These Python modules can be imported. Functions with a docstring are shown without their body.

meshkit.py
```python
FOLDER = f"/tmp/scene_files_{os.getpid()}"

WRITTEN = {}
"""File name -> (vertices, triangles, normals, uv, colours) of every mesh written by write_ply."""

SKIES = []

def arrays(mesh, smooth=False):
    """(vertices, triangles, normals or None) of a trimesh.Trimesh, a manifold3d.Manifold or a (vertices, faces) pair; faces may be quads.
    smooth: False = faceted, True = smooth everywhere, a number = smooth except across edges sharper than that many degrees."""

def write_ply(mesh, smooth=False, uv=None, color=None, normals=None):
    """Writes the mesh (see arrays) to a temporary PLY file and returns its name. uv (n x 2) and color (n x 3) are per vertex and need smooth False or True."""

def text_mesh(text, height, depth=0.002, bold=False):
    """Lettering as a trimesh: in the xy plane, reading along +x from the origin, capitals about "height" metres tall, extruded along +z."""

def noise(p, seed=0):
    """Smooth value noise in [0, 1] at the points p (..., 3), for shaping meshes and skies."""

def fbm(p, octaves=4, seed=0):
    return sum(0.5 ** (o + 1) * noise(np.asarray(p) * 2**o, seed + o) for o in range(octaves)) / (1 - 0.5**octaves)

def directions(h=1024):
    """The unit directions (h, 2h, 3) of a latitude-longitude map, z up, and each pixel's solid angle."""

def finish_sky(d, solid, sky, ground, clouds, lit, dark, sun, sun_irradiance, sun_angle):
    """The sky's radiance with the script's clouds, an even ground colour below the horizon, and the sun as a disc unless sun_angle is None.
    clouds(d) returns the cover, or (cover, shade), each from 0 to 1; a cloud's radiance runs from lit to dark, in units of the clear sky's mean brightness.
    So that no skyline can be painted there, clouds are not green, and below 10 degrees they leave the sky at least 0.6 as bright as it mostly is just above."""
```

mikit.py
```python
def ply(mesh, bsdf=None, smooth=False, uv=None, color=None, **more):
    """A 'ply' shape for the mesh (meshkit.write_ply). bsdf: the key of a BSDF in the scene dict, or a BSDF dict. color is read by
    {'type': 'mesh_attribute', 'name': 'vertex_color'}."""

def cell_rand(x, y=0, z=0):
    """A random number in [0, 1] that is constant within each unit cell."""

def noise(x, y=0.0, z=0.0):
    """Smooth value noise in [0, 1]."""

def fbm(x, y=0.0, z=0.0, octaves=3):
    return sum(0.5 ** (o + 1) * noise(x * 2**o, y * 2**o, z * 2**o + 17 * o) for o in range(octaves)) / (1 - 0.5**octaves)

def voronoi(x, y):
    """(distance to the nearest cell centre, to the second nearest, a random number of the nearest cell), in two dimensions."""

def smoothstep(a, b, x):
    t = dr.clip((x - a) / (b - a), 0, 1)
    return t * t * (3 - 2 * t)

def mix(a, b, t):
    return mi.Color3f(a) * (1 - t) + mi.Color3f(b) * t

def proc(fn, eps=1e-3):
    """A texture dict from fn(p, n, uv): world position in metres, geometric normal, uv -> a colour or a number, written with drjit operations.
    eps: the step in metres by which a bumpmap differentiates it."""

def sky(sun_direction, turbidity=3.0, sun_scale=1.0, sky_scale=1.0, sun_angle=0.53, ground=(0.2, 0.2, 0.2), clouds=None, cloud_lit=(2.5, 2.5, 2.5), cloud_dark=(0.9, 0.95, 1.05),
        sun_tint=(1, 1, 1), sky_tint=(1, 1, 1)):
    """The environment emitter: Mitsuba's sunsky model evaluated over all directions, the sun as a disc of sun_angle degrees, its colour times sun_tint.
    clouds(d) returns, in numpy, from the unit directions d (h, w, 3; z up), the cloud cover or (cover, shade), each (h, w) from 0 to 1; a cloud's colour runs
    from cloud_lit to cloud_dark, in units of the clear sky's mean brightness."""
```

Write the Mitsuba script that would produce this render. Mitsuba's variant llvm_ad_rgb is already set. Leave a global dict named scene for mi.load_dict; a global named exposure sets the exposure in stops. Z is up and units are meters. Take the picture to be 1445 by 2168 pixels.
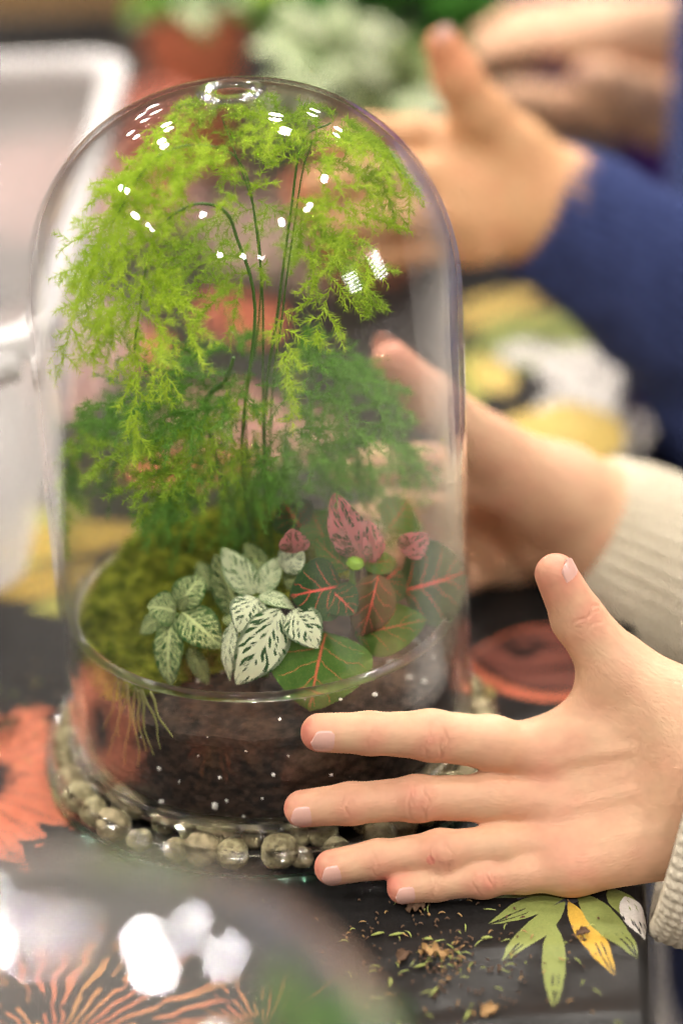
import math, random, numpy as np, trimesh, mitsuba as mi, drjit as dr, mikit, meshkit
from mikit import noise, fbm, voronoi, smoothstep, mix, proc, cell_rand

random.seed(7)
rng = np.random.default_rng(7)
T = mi.ScalarTransform4f
scene, labels = {}, {}

# ------------------------------------------------------------------ camera, lamps, exposure
CAM = np.array([.0395, -1.036, .6558]) * .83
PITCH, ROLL, FPX = .4668, -.05, 5119.0
FWD = np.array([0, math.cos(PITCH), -math.sin(PITCH)])
RIGHT = np.array([1.0, 0, 0])
UP0 = np.cross(RIGHT, FWD)
UP = math.cos(ROLL) * UP0 - math.sin(ROLL) * RIGHT
RIGHT = np.cross(FWD, UP)
scene['camera'] = {'type': 'thinlens', 'to_world': T().look_at(origin=CAM.tolist(), target=(CAM + FWD).tolist(), up=UP.tolist()),
                   'fov': math.degrees(2 * math.atan(722.5 / FPX)), 'fov_axis': 'x', 'aperture_radius': .0160, 'focus_distance': .908,
                   'near_clip': .02, 'far_clip': 60.0}
exposure = 7.05
LAMP, BAR = 4.0, .20
CEIL, FLOOR = 2.07, -.75


def lamp_disc(r, n=20):
    a = np.arange(n) * 2 * np.pi / n
    v = np.vstack([[0, 0, 0], np.stack([r * np.cos(a), r * np.sin(a), 0 * a], 1)])
    f = np.array([[0, 1 + (i + 1) % n, 1 + i] for i in range(n)])          # faces down
    return trimesh.Trimesh(v, f, process=False)


for i, (lx, ly) in enumerate([(-1.89, .56), (-1.94, -.28), (-1.74, -.76), (-.51, -.85), (.77, -1.11), (1.24, -.61), (1.32, .22), (.53, 1.2), (.41, 1.78),
                              (1.0, 3.0), (1.44, 2.26), (-1.6, 2.75), (-1.62, 4.45), (-1.5, 5.4), (-.9, 1.16), (-.85, 1.95), (-.36, -2.07), (.09, -2.19), (.51, -2.27)]):
    key = 'ceiling_lamp' + (f'_{i:03d}' if i else '')
    rad = .070 if ly > -.5 else .054
    scene[key + '__diffuser'] = mikit.ply(lamp_disc(rad).apply_translation([lx, ly, CEIL - .03]), 'white_plaster',
                                          emitter={'type': 'area', 'radiance': {'type': 'rgb', 'value': [LAMP * 1.0, LAMP * .93, LAMP * .84]}})
    ring = trimesh.creation.annulus(rad + .001, rad + .022, .028, sections=24)
    scene[key + '__rim'] = mikit.ply(ring.apply_translation([lx, ly, CEIL - .0155]), 'white_plaster')
    labels[key] = {'label': 'round white downlight set in the ceiling above the tables', 'category': 'lamp', 'group': 'downlights in the ceiling'}
for i, (ly, lz) in enumerate([(-.95, 1.05), (-3.3, 1.2)]):
    key = 'wall_lamp' + (f'_{i:03d}' if i else '')
    for j in range(9):
        b = trimesh.creation.box([.03, .7, .085]).apply_translation([5.9, ly, lz - .1 + .19 * j])
        scene[key + '__light_bar' + (f'_{j:03d}' if j else '')] = mikit.ply(b, 'white_plaster', emitter={'type': 'area', 'radiance': {'type': 'rgb', 'value': [BAR, BAR, BAR]}})
    labels[key] = {'label': ['wall lamp of stacked light bars, the one nearer the tables', 'wall lamp of stacked light bars, the one farther down the wall'][i], 'category': 'lamp'}


# ------------------------------------------------------------------ helpers
def ray(px, py):
    d = FWD + (px - 722.5) / FPX * RIGHT - (py - 1084) / FPX * UP
    return d / np.linalg.norm(d)


def at(px, py, y):                     # the point of the upright plane at depth y that the photograph shows there
    d = ray(px, py)
    return CAM + d * ((y - CAM[1]) / d[1])


def on(px, py, z=0.0):                 # the point of the level plane at height z
    d = ray(px, py)
    return CAM + d * ((z - CAM[2]) / d[2])


def unit(v):
    v = np.asarray(v, float)
    return v / (np.linalg.norm(v, axis=-1, keepdims=True) + 1e-12)


def grid_faces(n, m, wrap=False):
    i, j = np.meshgrid(np.arange(n - 1), np.arange(m if wrap else m - 1), indexing='ij')
    k = (j + 1) % m
    q = np.stack([i * m + j, i * m + k, (i + 1) * m + k, (i + 1) * m + j], -1).reshape(-1, 4)
    return np.vstack([q[:, [0, 1, 2]], q[:, [0, 2, 3]]])


def lathe(profile, sides=96, center=(0, 0, 0)):
    p, a = np.asarray(profile, float), np.arange(sides) * 2 * np.pi / sides
    v = np.stack([p[:, :1] * np.cos(a), p[:, :1] * np.sin(a), np.repeat(p[:, 1:], sides, 1)], -1).reshape(-1, 3) + np.asarray(center)
    return trimesh.Trimesh(v, grid_faces(len(p), sides, True), process=False)


def torus(R, r, z, sides=120, minor=14, center=(0, 0, 0), squash=1.0):
    a = np.linspace(0, 2 * np.pi, minor + 1)
    return fix(lathe(np.stack([R + r * np.cos(a), z + r * squash * np.sin(a)], 1), sides, center))


def fix(m):
    m.merge_vertices(digits_vertex=9)
    m.fix_normals()
    return m


def spline(pts, n):
    p = np.asarray(pts, float)
    p = np.vstack([2 * p[0] - p[1], p, 2 * p[-1] - p[-2]])
    t = np.linspace(0, len(p) - 3, n)
    i = np.clip(t.astype(int), 0, len(p) - 4)
    u = (t - i)[:, None]
    a, b, c, d = p[i], p[i + 1], p[i + 2], p[i + 3]
    return .5 * (2 * b + (c - a) * u + (2 * a - 5 * b + 4 * c - d) * u ** 2 + (3 * b - a - 3 * c + d) * u ** 3)


def frames(p):
    t = unit(np.gradient(p, axis=0))
    n = np.cross(t[0], [0, 0, 1.0] if abs(t[0][2]) < .9 else [1.0, 0, 0])
    ns = []
    for k in t:
        n = n - k * (n @ k)
        n = n / np.linalg.norm(n)
        ns.append(n)
    ns = np.array(ns)
    return t, ns, np.cross(t, ns)


def tube(pts, radii, sides=8, caps=True):
    p = np.asarray(pts, float)
    r = np.broadcast_to(radii, (len(p),))
    t, a, b = frames(p)
    ang = np.arange(sides) * 2 * np.pi / sides
    v = (p[:, None] + r[:, None, None] * (np.cos(ang)[None, :, None] * a[:, None] + np.sin(ang)[None, :, None] * b[:, None])).reshape(-1, 3)
    f = grid_faces(len(p), sides, True)
    if caps:
        v = np.vstack([v, p[0], p[-1]])
        k = np.arange(sides)
        f = np.vstack([f, np.stack([(k + 1) % sides, k, k * 0 + len(v) - 2], 1), np.stack([(len(p) - 1) * sides + k, (len(p) - 1) * sides + (k + 1) % sides, k * 0 + len(v) - 1], 1)])
    return trimesh.Trimesh(v, f, process=False)


def cat(ms):
    return trimesh.util.concatenate(ms)


def num(base, i):
    return base if i == 0 else f'{base}_{i:03d}'


def put(key, mesh, bsdf, smooth=False, label=None, category=None, group=None, kind=None, **kw):
    n = key
    i = 0
    while n in scene:
        i += 1
        n = num(key, i)
    scene[n] = mikit.ply(mesh, bsdf, smooth=smooth, **kw)
    tag(n, label, category, group, kind)
    return n


def tag(n, label=None, category=None, group=None, kind=None):
    d = {k: v for k, v in dict(label=label, category=category, group=group, kind=kind).items() if v}
    if d:
        labels[n] = {**labels.get(n, {}), **d}


# ------------------------------------------------------------------ materials
def rgb(*c):
    return {'type': 'rgb', 'value': list(c)}


def P(color, rough=.5, spec=.5, **kw):
    return {'type': 'twosided', 'bsdf': {'type': 'principled', 'base_color': color if isinstance(color, dict) else rgb(*color), 'roughness': rough, 'specular': spec, **kw}}


def bump(inner, fn, scale=1.0, eps=2e-4):
    return {'type': 'twosided', 'bsdf': {'type': 'bumpmap', 'bsdf': inner['bsdf'] if inner['type'] == 'twosided' else inner, 'map': proc(fn, eps), 'scale': scale}}


scene['white_plaster'] = P((.78, .77, .75), .8, .2)
scene['ceiling_paint'] = P((.27, .255, .24), .8, .2)
scene['wall_paint'] = P((.15, .135, .12), .8, .2)
scene['glass_sheet'] = {'type': 'thindielectric', 'int_ior': 1.28}
scene['glass_thick'] = {'type': 'blendbsdf', 'weight': .045, 'a': {'type': 'thindielectric', 'int_ior': 1.31},          # misted from inside
                        'b': {'type': 'principledthin', 'base_color': rgb(.75, .74, .72), 'roughness': .6, 'diff_trans': 1.2, 'spec_trans': 0.0}}
scene['glass_bowl'] = {'type': 'thindielectric', 'int_ior': 1.38}
scene['glass_solid'] = {'type': 'dielectric', 'int_ior': 1.5}
scene['glass_foot'] = {'type': 'dielectric', 'int_ior': 1.5, 'specular_transmittance': rgb(.62, .92, .76)}


# tablecloth print: flat leaf shapes in the cloth's own coordinates
def px(a, b):
    q = on(a, b)
    return q[0], q[1]


BLK, GRN, YEL, COR, WHT, GRY, OLV = (.010, .0095, .0095), (.225, .26, .080), (.58, .42, .13), (.42, .115, .065), (.66, .62, .58), (.075, .075, .09), (.30, .29, .07)
leaf_list = []           # base, tip, half width (m), colour, stripes


def pl(b, t, w, col, stripes=0):
    leaf_list.append((*px(*b), *px(*t), w, col, stripes))


pl((1265, 1878), (1092, 1908), .010, GRY)
pl((1190, 1882), (1000, 1898), .0048, GRN)
pl((1205, 1888), (1032, 1958), .0062, GRN)
pl((1195, 1912), (1062, 2036), .0058, GRN)
pl((1172, 1955), (1172, 2140), .0050, GRN)
pl((1203, 1912), (1302, 2066), .0056, (.56, .35, .060))
pl((1220, 1884), (1352, 2032), .0068, GRN)
pl((1290, 1880), (1352, 1955), .0060, GRN)
pl((1322, 1898), (1366, 1985), .0058, WHT, 2)
# behind the cloche on the right
pl((960, 690), (1190, 612), .030, YEL, 1)
pl((985, 745), (1330, 700), .050, GRN, 1)
pl((1010, 860), (985, 730), .010, OLV)
pl((1075, 835), (1015, 750), .012, YEL)
pl((1150, 750), (1050, 740), .020, WHT, 2)
pl((1140, 800), (1330, 760), .045, WHT, 2)
pl((1230, 800), (1310, 960), .040, WHT, 2)
pl((1180, 860), (1090, 990), .030, YEL)
pl((1190, 860), (1210, 1000), .040, YEL)
pl((1180, 850), (1270, 960), .026, YEL)
# behind the cloche on the left
pl((-60, 1220), (180, 1060), .030, OLV, 1)
pl((-60, 1180), (330, 1110), .022, (.40, .27, .06), 1)
pl((-60, 1262), (300, 1195), .018, (.40, .27, .06), 1)
pl((60, 1290), (330, 1260), .014, OLV, 1)
pl((330, 700), (180, 760), .05, COR, 1)
pl((420, 690), (600, 650), .05, COR, 1)
pl((620, 880), (300, 900), .06, (.33, .17, .14), 1)
pl((250, 1010), (560, 960), .03, COR, 1)
pl((700, 870), (520, 1000), .03, (.33, .17, .14), 1)
pl((470, 560), (700, 500), .10, (.25, .17, .14), 1)
pl((500, 330), (250, 420), .2, (.27, .18, .16), 1)
pl((130, 600), (150, 900), .05, (.33, .2, .18), 1)
pl((-200, 500), (160, 300), .2, (.38, .22, .2), 1)
pl((975, 1405), (1400, 1400), .040, COR)
pl((992, 1395), (1400, 1396), .034, (.022, .014, .013))
pl((1005, 1390), (1400, 1400), .032, (.16, .055, .042), 1)
pl((1000, 1440), (1040, 1490), .006, (.30, .27, .09))
flowers = [(*px(-90, 1660), .078, .0, 26)]
strokes = [(*px(120, 2230), .085, 1.0), (*px(560, 2190), .045, 2.0)]


def cloth_color(p, n, uv):
    u, v = uv.x, uv.y
    wob = (fbm(u * 260, v * 260, 0, 2) - .5)
    tex = fbm(u * 1500, v * 1500, 0, 2)
    c = mix(BLK, tuple(k * 1.6 for k in BLK), tex)
    for k, (fx, fy, R, ph, petals) in enumerate(flowers):
        dx, dy = u - fx, v - fy
        r, a = dr.sqrt(dx * dx + dy * dy), dr.atan2(dy, dx)
        edge = R * (.66 + .34 * noise(a * petals / 6.2832 * 2.0, k)) * (.86 + .14 * dr.abs(dr.sin(a * petals / 2 + ph))) * (1 + .25 * wob)
        slit = dr.abs(dr.sin(a * petals / 2 + ph + 1.6 + .7 * wob))
        line = dr.abs(dr.sin(a * 15 + ph + 3.0 * (noise(a * 9, r * 60, k) - .5)))
        m = (1 - smoothstep(-.0008, .0004, r - edge)) * smoothstep(.035, .10, slit * r / R * 1.6) * smoothstep(.03, .11, line)
        m *= smoothstep(.019, .026, r + .006 * wob)           # the flower's dark eye
        c = mix(c, mix(COR, (.48, .16, .095), noise(u * 500, v * 500)), m)
    for fx, fy, R, ph in strokes:           # fans of thin curved coral brush strokes
        dx, dy = u - fx, v - fy
        r, a = dr.sqrt(dx * dx + dy * dy), dr.atan2(dy, dx)
        f = dr.abs(dr.sin(a * 21 + ph + r * 60 + 2.2 * fbm(u * 130, v * 130, ph, 2)))
        m = smoothstep(.72, .92, f) * (1 - smoothstep(R * .7, R, r + .03 * noise(a * 14, ph))) * smoothstep(.35, .5, noise(a * 6, r * 120, ph) + .12)
        c = mix(c, mix(COR, (.40, .20, .07), noise(a * 8, ph)), m)
    for k, (bx, by, tx, ty, w, col, st) in enumerate(leaf_list):
        L = math.hypot(tx - bx, ty - by)
        dx, dy = (tx - bx) / L, (ty - by) / L
        t = ((u - bx) * dx + (v - by) * dy) / L
        s = (v - by) * dx - (u - bx) * dy
        tc = dr.clip(t, 0, 1)
        half = w * .88 * dr.power(dr.maximum(4 * tc * (1 - tc), 1e-6), .95) * (1 - .35 * (tc - .35)) + (.0006 + .02 * w) * wob
        m = 1 - smoothstep(-.0002, .0003, dr.abs(s) - half)
        m *= dr.select((t > 0) & (t < 1), 1.0, 0.0)
        if st == 0:                       # brush slits towards the tip
            slit = smoothstep(.00025, .0005, dr.abs(s + .0012 * noise(t * 7, k) - .0006)) * smoothstep(.00018, .0004, dr.abs(s - .45 * half * (1 + .3 * wob)))
            m *= 1 - smoothstep(.62, .8, t + .4 * (noise(t * 20, k, 2) - .5)) * (1 - slit)
        elif st == 1:
            m *= smoothstep(.15, .4, dr.abs(dr.sin(s / w * 5 + 3 * noise(t * 4, s * 60, k))))
        else:
            m *= smoothstep(.30, .55, fbm(t * 6, s / w * 9, k, 2) + .12)
        c = mix(c, mix(col, tuple(x * .8 for x in col), tex), m)
    return c


def cloth_rough(p, n, uv):
    return .30 + .22 * fbm(uv.x * 70, uv.y * 70, 5, 3)


scene['oilcloth'] = bump({'type': 'twosided', 'bsdf': {'type': 'principled', 'base_color': proc(cloth_color), 'roughness': proc(cloth_rough), 'specular': .16}},
                         lambda p, n, uv: .00006 * fbm(uv.x * 900, uv.y * 900, 0, 2) + .0022 * fbm(uv.x * 22, uv.y * 60, 3, 2), 1.0, 6e-4)
scene['floor_vinyl'] = P(proc(lambda p, n, uv: mix((.40, .365, .335), (.47, .435, .40), fbm(p.x * 4, p.y * 4, 0, 3))), .55, .4)

# ------------------------------------------------------------------ the setting
room = trimesh.creation.box([12, 14, .02])
put('floor', room.copy().apply_translation([0, 2, FLOOR - .01]), 'floor_vinyl', kind='structure')
put('ceiling', room.copy().apply_translation([0, 2, CEIL + .01]), 'ceiling_paint', kind='structure')
for k, (s, c) in enumerate([((.1, 14, CEIL - FLOOR), (6.05, 2, .66)), ((.1, 14, CEIL - FLOOR), (-6.05, 2, .66)), ((12, .1, CEIL - FLOOR), (0, 9.05, .66)), ((12, .1, CEIL - FLOOR), (0, -5.05, .66))]):
    put('wall', trimesh.creation.box(s).apply_translation(c), 'wall_paint', kind='structure')

# table: top with a rolled edge on the right and the cloth hanging over it
EDGE0, EDGES = .1275, .1086                  # x of the edge at y = -.188, slope
prof = [(-1.2 + 1.19 * (k / 40) ** .5, 0.0) for k in range(41)]
rf = .005
prof += [(-.01 + .01 * k / 4, 0) for k in range(1, 5)]
prof += [(rf * math.sin(a), -rf * (1 - math.cos(a))) for a in np.linspace(.15, math.pi / 2, 8)]
prof += [(rf, -rf - z) for z in np.linspace(.01, .30, 24)]
prof = np.array(prof)
arc = np.concatenate([[0], np.cumsum(np.hypot(*np.diff(prof, axis=0).T))])
arc -= arc[44]
ys = np.concatenate([np.linspace(-.62, -.3, 20), np.linspace(-.295, .2, 200), np.linspace(.22, 2.6, 80)])
Yg, Kg = np.meshgrid(ys, np.arange(len(prof)), indexing='ij')
ex = EDGE0 + EDGES * (Yg + .188)
hang = np.clip(-prof[Kg, 1], 0, 1)
wavy = .010 * np.sin(Yg * 55 + 1.5 * np.sin(Yg * 23)) * np.clip(hang / .15, 0, 1)
X = ex + prof[Kg, 0] + wavy
Ztop = prof[Kg, 1].copy()
for yc, amp, wd in ((-.150, .0011, .004), (-.181, .0012, .005), (-.205, .0009, .004), (-.122, .0007, .005)):   # fold creases across the cloth
    bend = yc + .010 * np.sin(X * 9 + yc * 40) - .10 * np.clip(X - .09, 0, 1)
    Ztop += (amp * np.exp(-((Yg - bend) / wd) ** 2) * np.clip((X - .02) / .05, 0, 1)) * (hang < .002)
V = np.stack([X, Yg, Ztop], -1).reshape(-1, 3)
UV = np.stack([(ex + arc[Kg]), Yg], -1).reshape(-1, 2)
put('table__tablecloth', trimesh.Trimesh(V, grid_faces(len(ys), len(prof))[:, ::-1], process=False), 'oilcloth', True, uv=UV, label='black oilcloth printed with coral, green and yellow leaves')
top = trimesh.creation.box([1.3, 3.2, .03])
ang = -math.atan(EDGES)
top.apply_transform(trimesh.transformations.rotation_matrix(ang, [0, 0, 1]))
mid = np.array([EDGE0 + EDGES * (1.0 + .188), 1.0, -.02]) - .652 * np.array([math.cos(ang), math.sin(ang), 0])
put('table__tabletop', top.apply_translation(mid), 'table_wood')
for lx, ly in ((-.02, -.5), (.20, 2.3), (-1.0, -.4), (-.85, 2.4)):
    put('table__leg', trimesh.creation.cylinder(.02, .72, sections=16).apply_translation([lx - .06, ly, -.39]), 'table_wood')
scene['table_wood'] = P((.20, .13, .08), .5)
tag('table', 'long table under a black leaf-printed oilcloth', 'table')

# ------------------------------------------------------------------ the glass cloche with its dish and cup
RD, RC, RB = .083, .078, .0959
ZR, ZTOP, ZS, ZB = .0727, .2867, .203, .0163


def dome_profile(R, ztop, zs, zb, rmin, p=2.16, thick=0.0):
    H = ztop - zs
    pr = [(R, z) for z in np.linspace(zb, zs, 24)[:-1]]
    for a in np.linspace(0, np.pi / 2, 60):
        r, z = R * math.cos(a) ** (2 / p), zs + H * math.sin(a) ** (2 / p)
        if r < rmin:
            break
        pr.append((r, z))
    pr.append((rmin, zs + H * (1 - (rmin / R) ** p) ** (1 / p)))
    return pr


def cloche(key, R, ztop, zs, zb, c, hole, label, wobble=0.0, sheet='glass_sheet'):
    for i, (dr_, dz) in enumerate(((0, 0), (-.0022, -.0020))):
        m = lathe(dome_profile(R + dr_, ztop + dz, zs, zb, hole), 320, c)
        if wobble:                                                  # hand-blown glass is never quite round
            q = m.vertices - np.asarray(c)
            m.vertices += wobble * (meshkit.fbm(q * [38, 38, 7], 2, 3 + i) - .5 + (.10 * (meshkit.fbm(q * [420, 420, 9], 2, 8) - .5) if i else 0))[:, None] * unit(q * [1, 1, .0])
        put(key + '__glass_wall', m, sheet, True)
    put(key + '__foot_bead', torus(R - .0012, .0027, zb, center=c), 'glass_solid', True)
    zt = dome_profile(R, ztop, zs, zb, hole)[-1][1]
    put(key + '__vent_ring', torus(hole + .0008, .0026, zt - .0008, 60, center=c, squash=.6), 'glass_solid', True, label='thick glass ring round the vent hole on top')
    tag(key, label, 'glass cloche')


cloche('glass_cloche', RD, ZTOP, ZS, ZB, (0, 0, 0), .0095, 'tall clear glass cloche covering the potted fern and leafy plants', .0012)
# dish
dish = [(.0, .0014), (RB - .005, .0014)] + [(RB - .005 + .005 * math.cos(a), .0070 + .0056 * math.sin(a)) for a in np.linspace(-1.5, 1.25, 16)]
put('glass_dish__bowl', lathe(dish, 160), 'glass_bowl', 40)
put('glass_dish__foot', torus(RB - .0022, .0016, .0018, 160), 'glass_foot', True)
put('glass_dish__rim', torus(RB - .0036, .0011, .0128, 160), 'glass_solid', True)
tag('glass_dish', 'shallow round clear glass dish of clay pebbles under the cloche', 'dish')
# cup
put('glass_cup__wall', lathe([(RC, ZB + .002), (RC, ZR)], 160), 'glass_sheet', True)
put('glass_cup__rim', torus(RC - .0007, .0019, ZR + .0010, 160), 'glass_solid', True)
put('glass_cup__base', lathe([(.0, ZB), (RC - .003, ZB), (RC - .0008, ZB + .0007), (RC, ZB + .0024)], 160), 'glass_sheet', 40)
tag('glass_cup', 'round clear glass cup of dark soil inside the cloche', 'cup')

# clay pebbles
scene['clay'] = bump(P(proc(lambda p, n, uv: mix((.17, .145, .075), (.37, .33, .20), smoothstep(.25, .75, fbm(p.x * 420, p.y * 420, p.z * 420, 3)))
                            * (1 - .55 * smoothstep(.70, .80, noise(p.x * 1100, p.y * 1100, p.z * 1100)))), .8, .25),
                     lambda p, n, uv: .0004 * fbm(p.x * 900, p.y * 900, p.z * 900, 3), 1.0, 1.5e-4)
scene['clay_brown'] = bump(P(proc(lambda p, n, uv: mix((.15, .125, .070), (.36, .30, .185), smoothstep(.25, .75, fbm(p.x * 380, p.y * 380, p.z * 380, 3)))), .85, .2),
                           lambda p, n, uv: .0005 * fbm(p.x * 800, p.y * 800, p.z * 800, 3), 1.0, 1.5e-4)
PEB = {'label': 'round tan clay pebble in the glass dish', 'category': 'pebble', 'group': 'clay pebbles in the glass dish'}
k = 0
ico = trimesh.creation.icosphere(3, 1.0)
for ring_r, n, rr in ((.0868, 40, .0066), (.0735, 34, .0066), (.0605, 24, .0064)):
    for i in range(n):
        a = 2 * np.pi * (i + rng.uniform(-.22, .22)) / n
        r = rr * rng.uniform(.78, 1.10)
        if math.sin(a) > .55 and ring_r < .08:
            continue
        m = ico.copy()
        q = m.vertices
        sc = rng.uniform(.78, 1.14, 3) * [1, 1, .94]
        m.vertices = q * r * sc * (1 + .42 * (meshkit.fbm(q * 1.7 + 9 * k, 3, 4) - .5))[:, None]
        rad = ring_r + rng.uniform(-.0014, .0014)
        m.apply_translation([rad * math.cos(a), rad * math.sin(a), .0022 + .98 * r * sc[2]])
        key = num('clay_pebble', k)
        scene[key] = mikit.ply(m, ('clay', 'clay_brown', 'clay')[k % 3], smooth=True)
        labels[key] = dict(PEB)
        k += 1

# soil: the body pressed against the cup and a rough top
scene['soil_dark'] = bump(P(proc(lambda p, n, uv: mix((.008, .0048, .0032), (.052, .029, .018), smoothstep(.25, .8, fbm(p.x * 330, p.y * 330, p.z * 330, 4)))), .75, .3),
                          lambda p, n, uv: .0012 * fbm(p.x * 600, p.y * 600, p.z * 600, 3), 1.0, 2e-4)
SZ = .0545                                       # soil level


def soil_h(x, y):
    q = np.stack([x * 60, y * 60, x * 0], -1)
    return SZ + .006 * (meshkit.fbm(q, 3, 2) - .5) + .008 * np.clip(y / .07, -.3, 1) * .8 - .0025 * np.clip((x - .02) / .05, 0, 1)


prof = [(.0, .017), (.05, .017), (RC - .0035, .0172), (RC - .0016, .0195)] + [(RC - .0014, z) for z in np.linspace(.022, SZ - .004, 20)]
wall_m = lathe(prof, 200)
v = wall_m.vertices
bumpy = .0011 * meshkit.fbm(v * 380, 3, 5) + .0012 * np.clip(meshkit.fbm(v * 110, 2, 8) - .55, 0, 1) * 4
side = v[:, 2] > .0185
v[side] -= unit(v[side] * [1, 1, 0]) * bumpy[side, None]
wall_m.vertices = v
rr = np.linspace(RC - .0026, 0.0005, 70)
aa = np.arange(200) * 2 * np.pi / 200
Rg, Ag = np.meshgrid(rr, aa, indexing='ij')
Xs, Ys = Rg * np.cos(Ag), Rg * np.sin(Ag)
tz = soil_h(Xs, Ys) + .0016 * meshkit.fbm(np.stack([Xs, Ys, 0 * Xs], -1) * 420, 3, 6)
last = wall_m.vertices[-200:]
Vt = np.vstack([last, np.stack([Xs, Ys, tz], -1).reshape(-1, 3)])
put('soil', cat([wall_m, trimesh.Trimesh(Vt, grid_faces(71, 200, True), process=False)]), 'soil_dark', 50, label='dark brown potting soil filling the glass cup', category='soil', kind='stuff')

scene['perlite'] = P((.72, .70, .66), .8, .3)
CH = {'label': 'white perlite crumb in the dark soil', 'category': 'perlite', 'group': 'perlite crumbs in the soil'}
k = 0


def chip(p, r):
    global k
    m = trimesh.creation.icosphere(1, 1.0)
    m.vertices = m.vertices * r * .85 * rng.uniform(.5, 1.35, 3) * (1 + .6 * (meshkit.noise(m.vertices * 1.7 + k * 5.0, 1) - .5))[:, None]
    key = num('perlite_crumb', k)
    scene[key] = mikit.ply(m.apply_translation(p), 'perlite')
    labels[key] = dict(CH)
    k += 1


def cup_front(a, b, R=RC - .0016):
    d = ray(a, b)
    A, B, Cc = d[:2] @ d[:2], CAM[:2] @ d[:2], CAM[:2] @ CAM[:2] - R * R
    return CAM + d * ((-B - math.sqrt(B * B - A * Cc)) / A)


for a, b, r in ((592, 1522, .0009), (338, 1627, .0010), (265, 1685, .0014), (343, 1697, .0016), (455, 1706, .0017), (480, 1695, .0010), (465, 1646, .0007), (578, 1640, .0009),
                (516, 1728, .0007), (440, 1560, .0005), (792, 1470, .0016), (420, 1600, .0006), (520, 1590, .0005), (610, 1600, .0007), (700, 1640, .0008), (300, 1560, .0005),
                (645, 1480, .0005), (380, 1655, .0006), (555, 1690, .0006), (720, 1480, .0008)):
    chip(cup_front(a, b), r)
for a, b, r in ((828, 1395, .0014), (868, 1388, .0016), (805, 1358, .0009), (824, 1358, .0008), (865, 1420, .0014), (895, 1428, .0016), (790, 1410, .0008), (850, 1370, .0008),
                (915, 1380, .0009), (880, 1350, .0007), (420, 1440, .0008), (470, 1420, .0006), (640, 1440, .0007)):
    q = on(a, b, SZ)
    chip([q[0], q[1], soil_h(q[0], q[1]) + .0012], r)

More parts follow.
